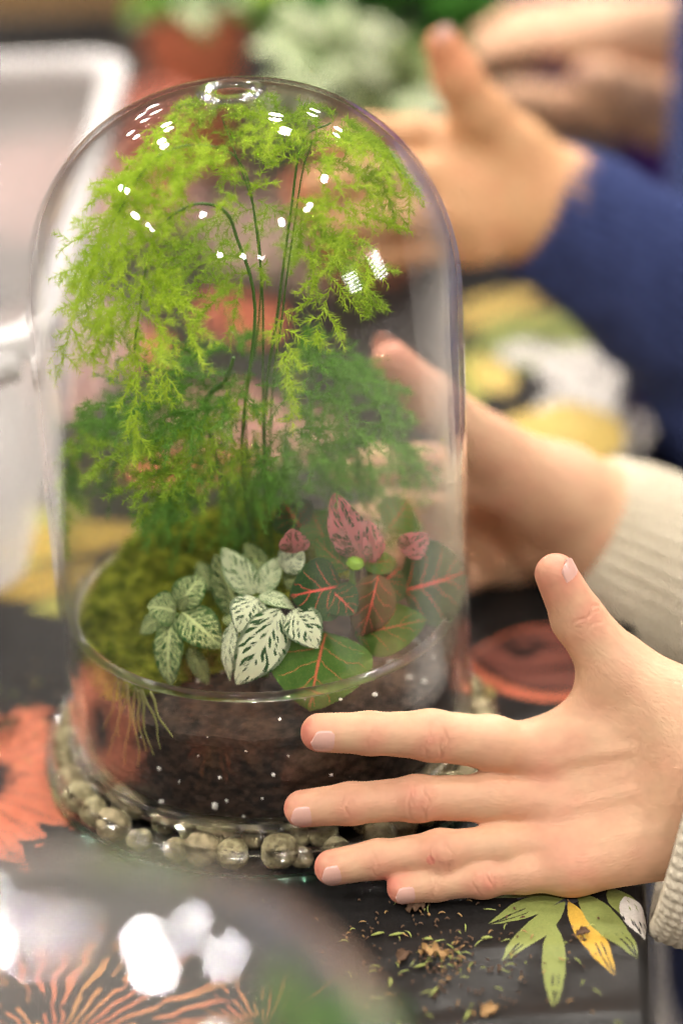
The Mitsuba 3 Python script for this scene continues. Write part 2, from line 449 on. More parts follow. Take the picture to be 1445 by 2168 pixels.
# moss
scene['moss_green'] = {'type': 'principledthin', 'base_color': proc(lambda p, n, uv: mix((.12, .17, .012), (.52, .54, .085), smoothstep(.25, .8, fbm(p.x * 260, p.y * 260, p.z * 260, 3)))), 'roughness': .7, 'diff_trans': .5, 'spec_trans': 0.0}


def blades(base, direction, length, width):
    """One mesh of many thin three-sided spikes."""
    n = len(base)
    d = unit(direction)
    a = unit(np.cross(d, unit(rng.normal(size=(n, 3)))))
    b = np.cross(d, a)
    w = np.broadcast_to(width, (n,))[:, None]
    L = np.broadcast_to(length, (n,))[:, None]
    v = np.stack([base + a * w, base - .5 * a * w + .866 * b * w, base - .5 * a * w - .866 * b * w, base + d * L], 1)
    f = np.array([[0, 1, 3], [1, 2, 3], [2, 0, 3]])[None] + 4 * np.arange(n)[:, None, None]
    return trimesh.Trimesh(v.reshape(-1, 3), f.reshape(-1, 3), process=False)


def moss_h(x, y):
    h = .026 * np.exp(-(((x + .042) / .032) ** 2 + ((y - .026) / .040) ** 2)) + .024 * np.exp(-(((x + .004) / .032) ** 2 + ((y - .055) / .018) ** 2)) + .014 * np.exp(-(((x + .060) / .016) ** 2 + ((y + .012) / .022) ** 2))
    return h + .017 * (meshkit.fbm(np.stack([x * 130, y * 110, 0 * x], -1), 3, 9) - .5) * (h > .004)


n = 90000
x, y = rng.uniform(-.0755, .04, n), rng.uniform(-.05, .0755, n)
h = moss_h(x, y)
ok = (np.hypot(x, y) < .0752) & (h > .0055)
x, y, h = x[ok], y[ok], h[ok]
e = .001
nrm = unit(np.stack([-(moss_h(x + e, y) - moss_h(x - e, y)) / (2 * e), -(moss_h(x, y + e) - moss_h(x, y - e)) / (2 * e), np.ones_like(x)], -1))
base = np.stack([x, y, soil_h(x, y) + h - .002], -1)
mossm = blades(base, nrm * .8 + rng.normal(size=(len(x), 3)) * .55, rng.uniform(.0025, .0062, len(x)), .00028)
gx, gy = np.meshgrid(np.linspace(-.0755, .045, 120), np.linspace(-.055, .0755, 120), indexing='ij')
gz = soil_h(gx, gy) + np.where(np.hypot(gx, gy) < .0755, moss_h(gx, gy) - .003, -.02)
gm = trimesh.Trimesh(np.stack([gx, gy, gz], -1).reshape(-1, 3), grid_faces(120, 120), process=False)
gm.update_faces((np.hypot(gx, gy).ravel()[gm.faces] < .0752).all(1))
put('moss', cat([mossm, gm]), 'moss_green',
    label='mound of green moss on the soil at the back left of the cup', category='moss', kind='stuff')


scene['strand_tan'] = P((.20, .20, .06), .7)
ms = []
for a0, b0, a1, b1 in ((262, 1440, 236, 1600), (275, 1450, 268, 1618), (285, 1455, 292, 1622), (296, 1458, 322, 1600), (306, 1462, 345, 1585), (270, 1448, 250, 1560), (290, 1460, 306, 1590), (315, 1465, 362, 1560), (255, 1435, 222, 1545)):
    pth = [cup_front(a0 + (a1 - a0) * t + 5 * math.sin(7 * t + a0), b0 + (b1 - b0) * t, RC - .0009) for t in np.linspace(0, 1, 6)]
    ms.append(tube(spline(pth, 14), np.linspace(.0007, .0003, 14), 5))
put('moss_strands', cat(ms), 'strand_tan', True, label='pale moss strands hanging down between the soil and the cup wall', category='moss', kind='stuff')

# ------------------------------------------------------------------ leafy plants in the cup
def veins(uv, lat, slope, wid, curve=.0):
    u, v = uv.x, uv.y
    au = dr.abs(u)
    mid = 1 - smoothstep(.03, .08, au * (1.0 + 0 * v))
    t = v * lat - au * slope + curve * au * au
    f = dr.abs(t - dr.floor(t) - .5)
    side = 1 - smoothstep(wid, wid * 2.0, .5 - f if False else dr.abs(f - .5) * 1.0)
    return mid, side


def leaf_white(green, pale, density, net):
    def fn(p, n, uv):
        u, v = uv.x, uv.y
        au = dr.abs(u)
        s = uv.x * 0 + dr.floor(p.x * 0)
        q1, q2 = v * net * 3.6 - au * net * 1.25 + .9 * noise(u * 4, v * 6), u * net * .78 + 7.3
        f1, f2, r = voronoi(q2, q1)
        line = 1 - smoothstep(density * .55, density, f2 - f1)
        if density > .4:
            line = smoothstep(.16 + .24 * r, .26 + .24 * r, f1)
        mid = 1 - smoothstep(.05, .13, au)
        t = v * 7.5 - au * 2.6 + .8 * au * au
        f = dr.abs(t - dr.floor(t) - .5)
        lat = smoothstep(.5 - .13, .5 - .05, f)
        m = dr.maximum(dr.maximum(line, mid), lat * .95)
        m *= 1 - smoothstep(.86, .97, au + .15 * noise(v * 12, u * 3)) * .8
        return mix(green, pale, m)
    return fn


def leaf_red(g1, g2, red, wide):
    def fn(p, n, uv):
        u, v = uv.x, uv.y
        au = dr.abs(u)
        mid = 1 - smoothstep(.018 * wide, .05 * wide, au)
        t = v * 4.6 - au * 1.9 + .75 * au * au + .34 * (noise(au * 4, v * 5, dr.sign(u) * 3) - .5)
        f = dr.abs(t - dr.floor(t) - .5)
        w = .042 * wide * (1.25 - au)
        lat = smoothstep(.5 - w, .5 - w * .3, f) * (1 - smoothstep(.75, .95, au))
        f1, f2, r = voronoi(u * 9, v * 15)
        net = (1 - smoothstep(.02, .10, f2 - f1)) * .28
        g = mix(g1, g2, fbm(u * 4, v * 6, 0, 3))
        g = mix(g, (.16, .22, .05), net)
        return mix(g, red, dr.maximum(mid, lat))
    return fn


def leaf_pink(p, n, uv):
    u, v = uv.x, uv.y
    f1, f2, r = voronoi(u * 5, v * 13 - dr.abs(u) * 4)
    m = smoothstep(.10, .24, f2 - f1) * smoothstep(.30, .55, r) * smoothstep(.08, .2, dr.abs(u))
    return mix(mix((.66, .22, .24), (.60, .30, .28), noise(u * 5, v * 8)), (.075, .09, .035), m)


def thin(fn, rough=.42, dt=.35):
    return {'type': 'principledthin', 'base_color': proc(fn), 'roughness': rough, 'diff_trans': dt, 'spec_trans': 0.0, 'eta': 1.45}


scene['leaf_net'] = thin(leaf_white((.030, .085, .020), (.52, .58, .28), .17, 3.6))
scene['leaf_pale'] = thin(leaf_white((.035, .085, .030), (.70, .74, .52), .42, 3.2))
scene['leaf_cream'] = thin(leaf_white((.15, .25, .10), (.62, .68, .44), .42, 3.2))
scene['leaf_redvein'] = thin(leaf_red((.020, .050, .020), (.040, .085, .032), (.60, .10, .08), 1.15), .34, .2)
scene['leaf_redgreen'] = thin(leaf_red((.05, .12, .022), (.085, .16, .035), (.50, .13, .07), .75), .38, .3)
scene['leaf_rust'] = thin(leaf_red((.14, .075, .05), (.10, .10, .045), (.62, .14, .10), 1.3), .38, .3)
scene['leaf_pink'] = thin(leaf_pink)
scene['stem_green'] = P((.14, .24, .05), .5)
scene['stem_brown'] = P((.16, .11, .07), .6)


def leaf(base, tip, width, face, arch=.15, cup=.0, tipw=.9, nu=13, nv=22, ripple=.04, seed=0):
    """A leaf blade from base to tip; face: which way its upper side looks; arch: how far the midrib bows out along face, in lengths."""
    base, tip = np.asarray(base, float), np.asarray(tip, float)
    L = np.linalg.norm(tip - base)
    d = (tip - base) / L
    fc = unit(face)
    fc = unit(fc - d * (fc @ d))
    v = np.linspace(0, 1, nv)
    ctrl = (base + tip) / 2 + fc * arch * L * 2
    midr = (1 - v)[:, None] ** 2 * base + 2 * (v * (1 - v))[:, None] * ctrl + v[:, None] ** 2 * tip
    tan = unit(np.gradient(midr, axis=0))
    side = unit(np.cross(tan, fc))
    nor = np.cross(side, tan)
    w = width / 2 * np.sin(np.pi * np.clip(v, 0, 1) ** .82) ** .72 * (1 - .10 * v) + .0002
    u = np.linspace(-1, 1, nu)
    uu, vv = np.meshgrid(u, v)
    prof_ = cup * uu ** 2 * w[:, None] + .10 * np.abs(uu) * w[:, None] + ripple * L * .25 * np.sin(vv * 17 + seed + 2 * np.sign(uu)) * uu ** 2
    prof_ += .028 * L * np.abs(np.sin((vv * 7.5 - np.abs(uu) * 2.6) * np.pi)) * (1 - uu ** 2)
    pts = midr[:, None] + side[:, None] * (uu * w[:, None])[..., None] + nor[:, None] * prof_[..., None]
    return trimesh.Trimesh(pts.reshape(-1, 3), grid_faces(nv, nu), process=False), np.stack([uu, vv], -1).reshape(-1, 2)


TOCAM = -FWD


def add_leaf(plant, mat, b, t, yb, yt, wpx, face=None, arch=.15, label=None, **kw):
    B, Tp = at(*b, yb), at(*t, yt)
    f = TOCAM + np.array([0, 0, .5]) if face is None else np.asarray(face, float)
    m, uv = leaf(B, Tp, wpx / 5800.0, f, arch, seed=len(scene), **kw)
    return put(plant + '__leaf', m, mat, True, uv=uv, label=label), B


def plant_stem(plant, pts, r, mat='stem_green'):
    put(plant + '__stem', tube(spline(pts, 14), np.linspace(r, r * .7, 14), 8), mat, True)


# small net-leaved plant on the left
pa = 'white_veined_plant'
cA = at(375, 1300, -.034)
rootA = np.array([cA[0] + .006, cA[1] + .012, soil_h(cA[0], cA[1]) - .002])
plant_stem(pa, [rootA, (rootA + cA) / 2 + [.002, 0, 0], cA], .0015)
for b, t, yb, yt, w, f, ar in (((378, 1290), (432, 1222), -.034, -.026, 78, (-.3, -1, .5), .30), ((372, 1296), (312, 1284), -.036, -.040, 86, (-.2, -.8, .9), .12),
                               ((368, 1304), (362, 1452), -.037, -.047, 74, (-.35, -1, .35), .14), ((385, 1296), (468, 1372), -.036, -.046, 96, (.2, -1, .7), .16),
                               ((380, 1290), (398, 1262), -.036, -.040, 28, (0, -1, .6), .1), ((362, 1300), (298, 1340), -.030, -.028, 54, (-.4, -.7, .7), .15),
                               ((388, 1300), (440, 1330), -.026, -.020, 60, (.3, -.6, 1), .1), ((400, 1372), (440, 1448), -.030, -.034, 44, (.3, -1, .4), .1)):
    add_leaf(pa, 'leaf_net', b, t, yb, yt, w, f, ar)
tag(pa, 'small dark green plant with white net veins at the left of the cup', 'plant')

pb = 'pale_leaved_plant'
cB = at(548, 1262, -.038)
rootB = np.array([cB[0], cB[1] + .012, soil_h(cB[0], cB[1]) - .002])
plant_stem(pb, [rootB, (rootB + cB) / 2 + [-.002, -.002, 0], cB], .0017)
for mat, b, t, yb, yt, w, f, ar in (('leaf_net', (520, 1310), (455, 1172), -.024, -.016, 92, (-.3, -1, .3), .06), ('leaf_cream', (540, 1258), (470, 1160), -.030, -.022, 74, (.1, -1, .35), .10),
                                    ('leaf_cream', (545, 1256), (592, 1180), -.030, -.020, 56, (.0, -1, .4), .10), ('leaf_pale', (592, 1200), (642, 1168), -.024, -.018, 74, (.2, -1, .6), .16),
                                    ('leaf_pale', (545, 1266), (505, 1338), -.040, -.050, 92, (-.1, -.9, .8), .16), ('leaf_cream', (548, 1262), (622, 1288), -.040, -.044, 44, (.1, -.5, 1.2), .12),
                                    ('leaf_pale', (592, 1290), (500, 1448), -.046, -.060, 118, (.25, -1, .35), .12), ('leaf_pale', (505, 1305), (488, 1440), -.042, -.052, 50, (-.8, -.8, .2), .12),
                                    ('leaf_pale', (618, 1292), (672, 1372), -.044, -.056, 92, (.15, -1, .6), .16), ('leaf_net', (540, 1330), (470, 1310), -.030, -.028, 60, (-.3, -.6, 1), .1),
                                    ('leaf_net', (560, 1215), (520, 1150), -.014, -.006, 60, (-.1, -1, .4), .1), ('leaf_net', (600, 1235), (650, 1215), -.020, -.016, 70, (.2, -1, .6), .12), ('leaf_net', (450, 1250), (420, 1190), -.010, -.004, 56, (-.1, -1, .6), .1)):
    add_leaf(pb, mat, b, t, yb, yt, w, f, ar)
tag(pb, 'plant with almost white leaves speckled green in the middle of the cup', 'plant')

pc = 'red_veined_plant'
cC = at(745, 1200, -.022)
rootC = np.array([cC[0] - .004, cC[1] + .004, soil_h(cC[0], cC[1]) - .002])
plant_stem(pc, [rootC, (rootC + cC) / 2 + [.003, 0, 0], cC], .0020, 'stem_brown')
cD = at(760, 1330, -.036)
plant_stem(pc, [rootC + [.006, -.004, 0], (rootC + cD) / 2 + [.004, 0, .006], cD], .0022, 'stem_brown')
plant_stem(pc, [at(748, 1258, -.03), at(745, 1230, -.03), at(746, 1190, -.03)], .0014)
for mat, b, t, yb, yt, w, f, ar, lab in (('leaf_redvein', (722, 1240), (612, 1262), -.034, -.044, 150, (-.15, -1, .55), .10, None),
                                         ('leaf_redvein', (700, 1250), (752, 1300), -.036, -.046, 90, (.2, -1, .5), .14, None),
                                         ('leaf_redgreen', (738, 1205), (668, 1140), -.030, -.022, 70, (-.2, -1, .4), .14, None),
                                         ('leaf_redgreen', (765, 1195), (838, 1190), -.028, -.020, 60, (.2, -.8, .8), .10, None),
                                         ('leaf_redvein', (850, 1250), (985, 1210), -.020, -.010, 215, (.25, -1, .40), .10, None),
                                         ('leaf_redvein', (790, 1250), (846, 1200), -.024, -.016, 120, (.1, -1, .5), .10, None),
                                         ('leaf_redgreen', (752, 1345), (902, 1312), -.036, -.042, 128, (.1, -.9, .6), .10, None),
                                         ('leaf_rust', (800, 1215), (765, 1345), -.036, -.040, 110, (.1, -1, .4), .10, 'reddish brown leaf with coral veins'),
                                         ('leaf_redgreen', (690, 1340), (655, 1505), -.040, -.066, 250, (.0, -.8, 1.0), .16, 'broad green leaf with coral veins leaning on the glass'),
                                         ('leaf_redvein', (640, 1120), (600, 1060), -.004, .004, 110, (-.2, -1, .5), .1, None),
                                         ('leaf_redgreen', (690, 1150), (660, 1080), -.010, .002, 100, (-.1, -1, .5), .1, None),
                                         ('leaf_redgreen', (820, 1120), (860, 1060), -.010, .002, 110, (.3, -1, .5), .1, None)):
    add_leaf(pc, mat, b, t, yb, yt, w, f, ar, label=lab)
bud = trimesh.creation.icosphere(3, 1.0)
bud.vertices *= np.array([.0034, .0034, .0028]) * (1 + .25 * (meshkit.noise(bud.vertices * 2.3, 3) - .5))[:, None]
scene['bud_green'] = P((.26, .46, .04), .4)
put(pc + '__bud', bud.apply_translation(at(751, 1192, -.032)), 'bud_green', True, label='bright green bud')
tag(pc, 'dark green plant with coral red veins on broad leaves at the right of the cup', 'plant')

pd_ = 'pink_leaved_plant'
cE = at(760, 1182, -.029)
plant_stem(pd_, [np.array([cE[0], cE[1], soil_h(cE[0], cE[1]) - .002]), (cE + [0, 0, -.008]), cE], .0014, 'stem_brown')
for b, t, w, f in (((772, 1188), (706, 1042), 98, (-.25, -1, .25)), ((792, 1190), (778, 1100), 56, (.4, -1, .2)), ((850, 1170), (905, 1130), 70, (.2, -1, .5)), ((625, 1170), (618, 1118), 70, (0, -1, .4))):
    add_leaf(pd_, 'leaf_pink', b, t, -.030, -.034, w, f, .06)
tag(pd_, 'plant with pink leaves speckled green at the back right of the cup', 'plant')


# ------------------------------------------------------------------ feathery fern under the cloche
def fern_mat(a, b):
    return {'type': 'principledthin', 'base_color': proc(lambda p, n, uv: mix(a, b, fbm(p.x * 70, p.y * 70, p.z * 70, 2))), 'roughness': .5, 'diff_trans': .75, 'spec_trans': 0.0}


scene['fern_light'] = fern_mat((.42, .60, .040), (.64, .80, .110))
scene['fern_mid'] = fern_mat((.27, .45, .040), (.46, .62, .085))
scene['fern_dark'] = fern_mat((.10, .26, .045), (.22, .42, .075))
scene['fern_stem'] = P((.075, .17, .03), .45)


def inside(p, R=.0775):
    """Keeps points inside the glass."""
    p = np.array(p, float)
    r = np.hypot(p[..., 0], p[..., 1])
    zc = np.clip(p[..., 2] - ZS, 0, None) * (R / .079)
    q = np.sqrt(r ** 2 + zc ** 2)
    s = np.where(q > R, R / np.maximum(q, 1e-9), 1.0)
    p[..., 0] *= s
    p[..., 1] *= s
    p[..., 2] = np.where(p[..., 2] > ZS, ZS + (p[..., 2] - ZS) * s, p[..., 2])
    return p


def frond(path, sec_len, mat, needle=.0050, start=.10, step=.0038, dens=3.3, droop=.5, seed=0, flat=.35):
    g = np.random.default_rng(1000 + seed)
    pts = spline(path, 60)
    L = np.linalg.norm(np.diff(pts, axis=0), axis=1).sum()
    tan = unit(np.gradient(pts, axis=0))
    nb = max(4, int(L * (1 - start) / step))
    bases, dirs, lens, stems = [], [], [], []

    def needles(line, ln, taper=True):
        d = np.linalg.norm(np.diff(line, axis=0), axis=1).sum()
        n = max(3, int(d / .00105 * dens))
        t = np.sort(g.random(n)) * (len(line) - 1)
        i = np.minimum(t.astype(int), len(line) - 2)
        q = line[i] + (line[i + 1] - line[i]) * (t - i)[:, None]
        tg = unit(line[i + 1] - line[i])
        rad = unit(np.cross(tg, unit(g.normal(size=(n, 3)))))
        bases.append(q)
        dirs.append(tg * g.uniform(.35, .95, n)[:, None] + rad * .8)
        k = ln * g.uniform(.5, 1.15, n)
        lens.append(k * (1 - .45 * (t / (len(line) - 1)) ** 3 if taper else 1))

    for j in range(nb):
        t = start + (1 - start) * (j + g.uniform(-.3, .3)) / nb
        t = min(max(t, 0), .999)
        k = int(t * 59)
        P0, t0 = pts[k], tan[k]
        side = unit(np.cross(t0, np.array([0, 0, 1.0]) + g.normal(size=3) * flat))
        side *= 1 if j % 2 else -1
        rel = (t - start) / (1 - start)
        ln = sec_len * (.55 + .65 * math.sin(math.pi * min(1, rel * .8 + .2))) * (1 - .55 * rel ** 3) * g.uniform(.65, 1.15)
        d = unit(t0 * .62 + side * .85 + g.normal(size=3) * .22)
        s = np.linspace(0, 1, 7)[:, None]
        line = inside(P0 + d * ln * s + np.array([0, 0, -1.0]) * droop * ln * s ** 2 * .5)
        stems.append(tube(line, np.linspace(.00020, .00010, 7), 3, False))
        needles(line, needle)
        if ln > .013:                                   # short side twigs
            for m in (2, 3, 4):
                tw = unit(d * .6 + unit(np.cross(d, g.normal(size=3))) * .8)
                l2 = inside(line[m] + tw * ln * .34 * np.linspace(0, 1, 4)[:, None] + np.array([0, 0, -1]) * droop * ln * .08 * np.linspace(0, 1, 4)[:, None] ** 2)
                needles(l2, needle * .85)
    needles(inside(pts[int(start * 59) + 20:]), needle * .9)
    base, d, l = np.vstack(bases), np.vstack(dirs), np.concatenate(lens)
    m = blades(base, d, l, .00015 if mat == 'fern_dark' else .00017)
    put('asparagus_fern__frond', cat([m, *stems]), mat)


def stem(path, r=.00052, n=50, end=.45):
    put('asparagus_fern__stem', tube(inside(spline(path, n)), np.linspace(r, r * end, n), 6), 'fern_stem', True)


def A(*l):
    return [at(a, b, y * .65) for a, b, y in l]


root = np.array([0, .012, SZ + .004])
f0 = [root + [0, .002, 0], at(556, 900, .006), at(556, 640, .0), at(540, 470, -.004)]
stem([*f0, *A((522, 372, -.008), (486, 322, -.014), (430, 308, -.020), (372, 314, -.026), (312, 352, -.030), (240, 470, -.034))])
stem([root + [.003, 0, 0], *A((572, 900, .004), (600, 640, .002), (622, 480, .0), (640, 362, -.002), (660, 300, -.006))])
stem([root + [-.002, .003, 0], *A((520, 900, .010), (545, 700, .012), (552, 560, .012), (536, 440, .010), (500, 330, .010), (470, 250, .012))])
stem([root + [.004, .003, 0], *A((560, 900, .014), (590, 640, .012), (615, 450, .010), (640, 300, .012), (700, 260, .014))], .0008)
stem([root + [.001, -.002, 0], *A((512, 980, -.006), (540, 660, -.010), (500, 500, -.014), (478, 450, -.018), (440, 432, -.024), (392, 440, -.030), (335, 490, -.036), (305, 590, -.044), (285, 740, -.052))], .0008)
stem([root + [.002, 0, 0], *A((440, 900, .02), (480, 800, .0), (495, 755, -.004))], .0009, end=.9)
# the crown: light green fronds
for i, (pth, sl, mt, kw) in enumerate([
    (A((500, 335, -.010), (400, 312, -.020), (300, 365, -.030), (215, 520, -.034), (155, 680, -.034), (118, 815, -.034)), .018, 'fern_light', dict(needle=.0052)),
    (A((470, 250, .0), (400, 225, -.004), (330, 275, -.010), (270, 370, -.016), (215, 500, -.020), (185, 620, -.02)), .022, 'fern_light', {}),
    (A((640, 362, -.002), (590, 280, .0), (520, 235, .002), (430, 222, .004), (370, 222, .004)), .022, 'fern_mid', {}),
    (A((640, 360, -.004), (610, 290, -.010), (570, 260, -.014), (520, 270, -.018)), .024, 'fern_light', dict(dens=3.4)),
    (A((640, 350, -.002), (690, 290, -.004), (770, 300, -.006), (840, 360, -.004), (895, 440, .0)), .024, 'fern_light', dict(dens=3.2)),
    (A((640, 380, .0), (700, 340, .010), (780, 380, .016), (850, 420, .02)), .026, 'fern_mid', {}),
    (A((600, 520, -.004), (690, 400, -.014), (740, 460, -.024), (770, 540, -.03), (785, 600, -.034)), .018, 'fern_light', {}),
    (A((620, 470, -.004), (720, 440, .0), (800, 465, .004), (870, 492, .006)), .010, 'fern_light', {}),
    (A((535, 430, -.004), (470, 350, -.018), (420, 350, -.028), (350, 385, -.036)), .020, 'fern_light', dict(dens=3.0)),
    (A((480, 450, -.018), (400, 440, -.030), (320, 430, -.036), (260, 480, -.040), (225, 560, -.04)), .024, 'fern_light', dict(dens=3.6)),
    (A((430, 434, -.025), (350, 475, -.036), (305, 580, -.044), (290, 720, -.052), (288, 860, -.056), (284, 988, -.056)), .019, 'fern_light', dict(needle=.0058)),
    (A((350, 480, -.036), (280, 540, -.044), (250, 640, -.05), (210, 720, -.05), (190, 760, -.05)), .019, 'fern_light', {}),
    (A((320, 560, -.044), (370, 620, -.05), (400, 700, -.054), (435, 790, -.056)), .014, 'fern_light', {}),
    (A((310, 600, -.044), (340, 700, -.052), (355, 800, -.058), (350, 850, -.058)), .012, 'fern_light', {}),
    (A((545, 560, -.006), (450, 530, -.012), (380, 560, -.02), (330, 640, -.026)), .022, 'fern_mid', {}),
    (A((600, 560, .0), (660, 520, -.010), (700, 590, -.02), (672, 690, -.03), (668, 725, -.03)), .015, 'fern_light', {}),
    (A((598, 640, -.01), (604, 720, -.045), (608, 800, -.060), (620, 915, -.064)), .009, 'fern_light', dict(needle=.0062, dens=4.2, step=.004)),
    (A((630, 420, .004), (660, 480, .014), (720, 540, .024), (770, 640, .03)), .022, 'fern_mid', {}),
    (A((540, 430, .01), (560, 330, .024), (600, 260, .034), (660, 230, .04)), .024, 'fern_mid', {}),
    (A((300, 640, .0), (250, 690, .01), (225, 760, .01)), .018, 'fern_mid', {}),
    (A((650, 320, .0), (720, 250, .014), (790, 280, .022), (850, 350, .024)), .024, 'fern_mid', {}),
    (A((330, 350, -.02), (260, 420, -.008), (200, 540, .0), (170, 640, .004)), .022, 'fern_light', {}),
    (A((560, 560, .0), (500, 600, -.016), (450, 640, -.024), (400, 690, -.026)), .020, 'fern_mid', {}),
    (A((620, 500, .0), (690, 540, .01), (760, 600, .012), (800, 660, .01)), .020, 'fern_mid', {}),
    (A((250, 560, -.03), (215, 640, -.034), (200, 720, -.036)), .016, 'fern_light', {}),
    (A((600, 470, .01), (520, 440, .016), (450, 470, .02), (390, 500, .024)), .022, 'fern_mid', dict(needle=.0046, dens=1.8)),
    (A((535, 420, -.008), (580, 440, -.02), (630, 470, -.03), (690, 520, -.034)), .020, 'fern_mid', dict(needle=.0046, dens=1.8)),
    (A((560, 560, .02), (480, 540, .03), (410, 570, .034), (350, 620, .034)), .022, 'fern_mid', dict(needle=.0046, dens=1.8)),
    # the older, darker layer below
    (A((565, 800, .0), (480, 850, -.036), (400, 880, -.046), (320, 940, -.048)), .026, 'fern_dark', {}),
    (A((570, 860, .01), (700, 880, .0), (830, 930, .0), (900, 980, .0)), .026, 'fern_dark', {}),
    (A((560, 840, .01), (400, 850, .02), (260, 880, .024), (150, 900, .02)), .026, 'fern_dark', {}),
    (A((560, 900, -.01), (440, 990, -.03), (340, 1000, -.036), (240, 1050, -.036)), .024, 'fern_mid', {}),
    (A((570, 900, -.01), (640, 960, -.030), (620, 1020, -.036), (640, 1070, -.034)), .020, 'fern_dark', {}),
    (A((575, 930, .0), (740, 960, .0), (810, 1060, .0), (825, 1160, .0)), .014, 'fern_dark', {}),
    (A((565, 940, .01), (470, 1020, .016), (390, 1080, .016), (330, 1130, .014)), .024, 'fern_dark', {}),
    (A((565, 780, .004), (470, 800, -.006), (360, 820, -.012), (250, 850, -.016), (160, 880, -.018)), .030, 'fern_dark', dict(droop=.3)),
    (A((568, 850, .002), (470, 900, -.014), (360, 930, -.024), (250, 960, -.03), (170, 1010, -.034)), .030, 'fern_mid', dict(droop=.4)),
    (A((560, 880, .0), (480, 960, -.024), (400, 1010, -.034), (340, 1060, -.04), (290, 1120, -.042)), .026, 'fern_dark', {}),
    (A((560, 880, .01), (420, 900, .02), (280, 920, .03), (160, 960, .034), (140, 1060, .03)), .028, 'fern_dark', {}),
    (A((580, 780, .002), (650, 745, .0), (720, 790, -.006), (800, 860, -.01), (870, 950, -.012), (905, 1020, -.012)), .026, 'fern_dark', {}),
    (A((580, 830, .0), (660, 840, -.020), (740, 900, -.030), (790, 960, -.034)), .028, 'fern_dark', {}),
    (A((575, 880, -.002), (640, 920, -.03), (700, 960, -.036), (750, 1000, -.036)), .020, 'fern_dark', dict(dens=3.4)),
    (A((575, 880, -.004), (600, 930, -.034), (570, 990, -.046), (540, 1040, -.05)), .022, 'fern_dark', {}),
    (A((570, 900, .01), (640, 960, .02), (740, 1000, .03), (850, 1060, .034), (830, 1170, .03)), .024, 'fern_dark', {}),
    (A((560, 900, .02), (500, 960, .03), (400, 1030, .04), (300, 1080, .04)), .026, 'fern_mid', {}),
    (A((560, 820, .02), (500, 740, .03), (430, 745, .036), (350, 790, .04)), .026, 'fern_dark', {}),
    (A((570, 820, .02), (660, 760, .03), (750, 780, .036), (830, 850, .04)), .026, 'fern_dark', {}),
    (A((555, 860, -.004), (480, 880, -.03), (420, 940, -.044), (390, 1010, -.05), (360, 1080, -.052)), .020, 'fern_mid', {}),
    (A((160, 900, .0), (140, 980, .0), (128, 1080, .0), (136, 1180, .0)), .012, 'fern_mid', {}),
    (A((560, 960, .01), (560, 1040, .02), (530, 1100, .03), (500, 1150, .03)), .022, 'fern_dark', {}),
]):
    frond(pth, sl, mt, seed=i, **kw)
tag('asparagus_fern', 'feathery light green asparagus fern with arching fronds under the tall cloche', 'fern')


# ------------------------------------------------------------------ bodies as distance fields
def field(prims, p):
    d = np.full(len(p), 1e3)
    for a, b, ra, rb, k in prims:
        ab = b - a
        t = np.clip(((p - a) @ ab) / (ab @ ab + 1e-12), 0, 1)
        q = np.linalg.norm(p - a - t[:, None] * ab, axis=1) - (ra + (rb - ra) * t)
        h = np.clip(k - np.abs(d - q), 0, None) / k
        d = np.minimum(d, q) - h * h * k * .25
    return d


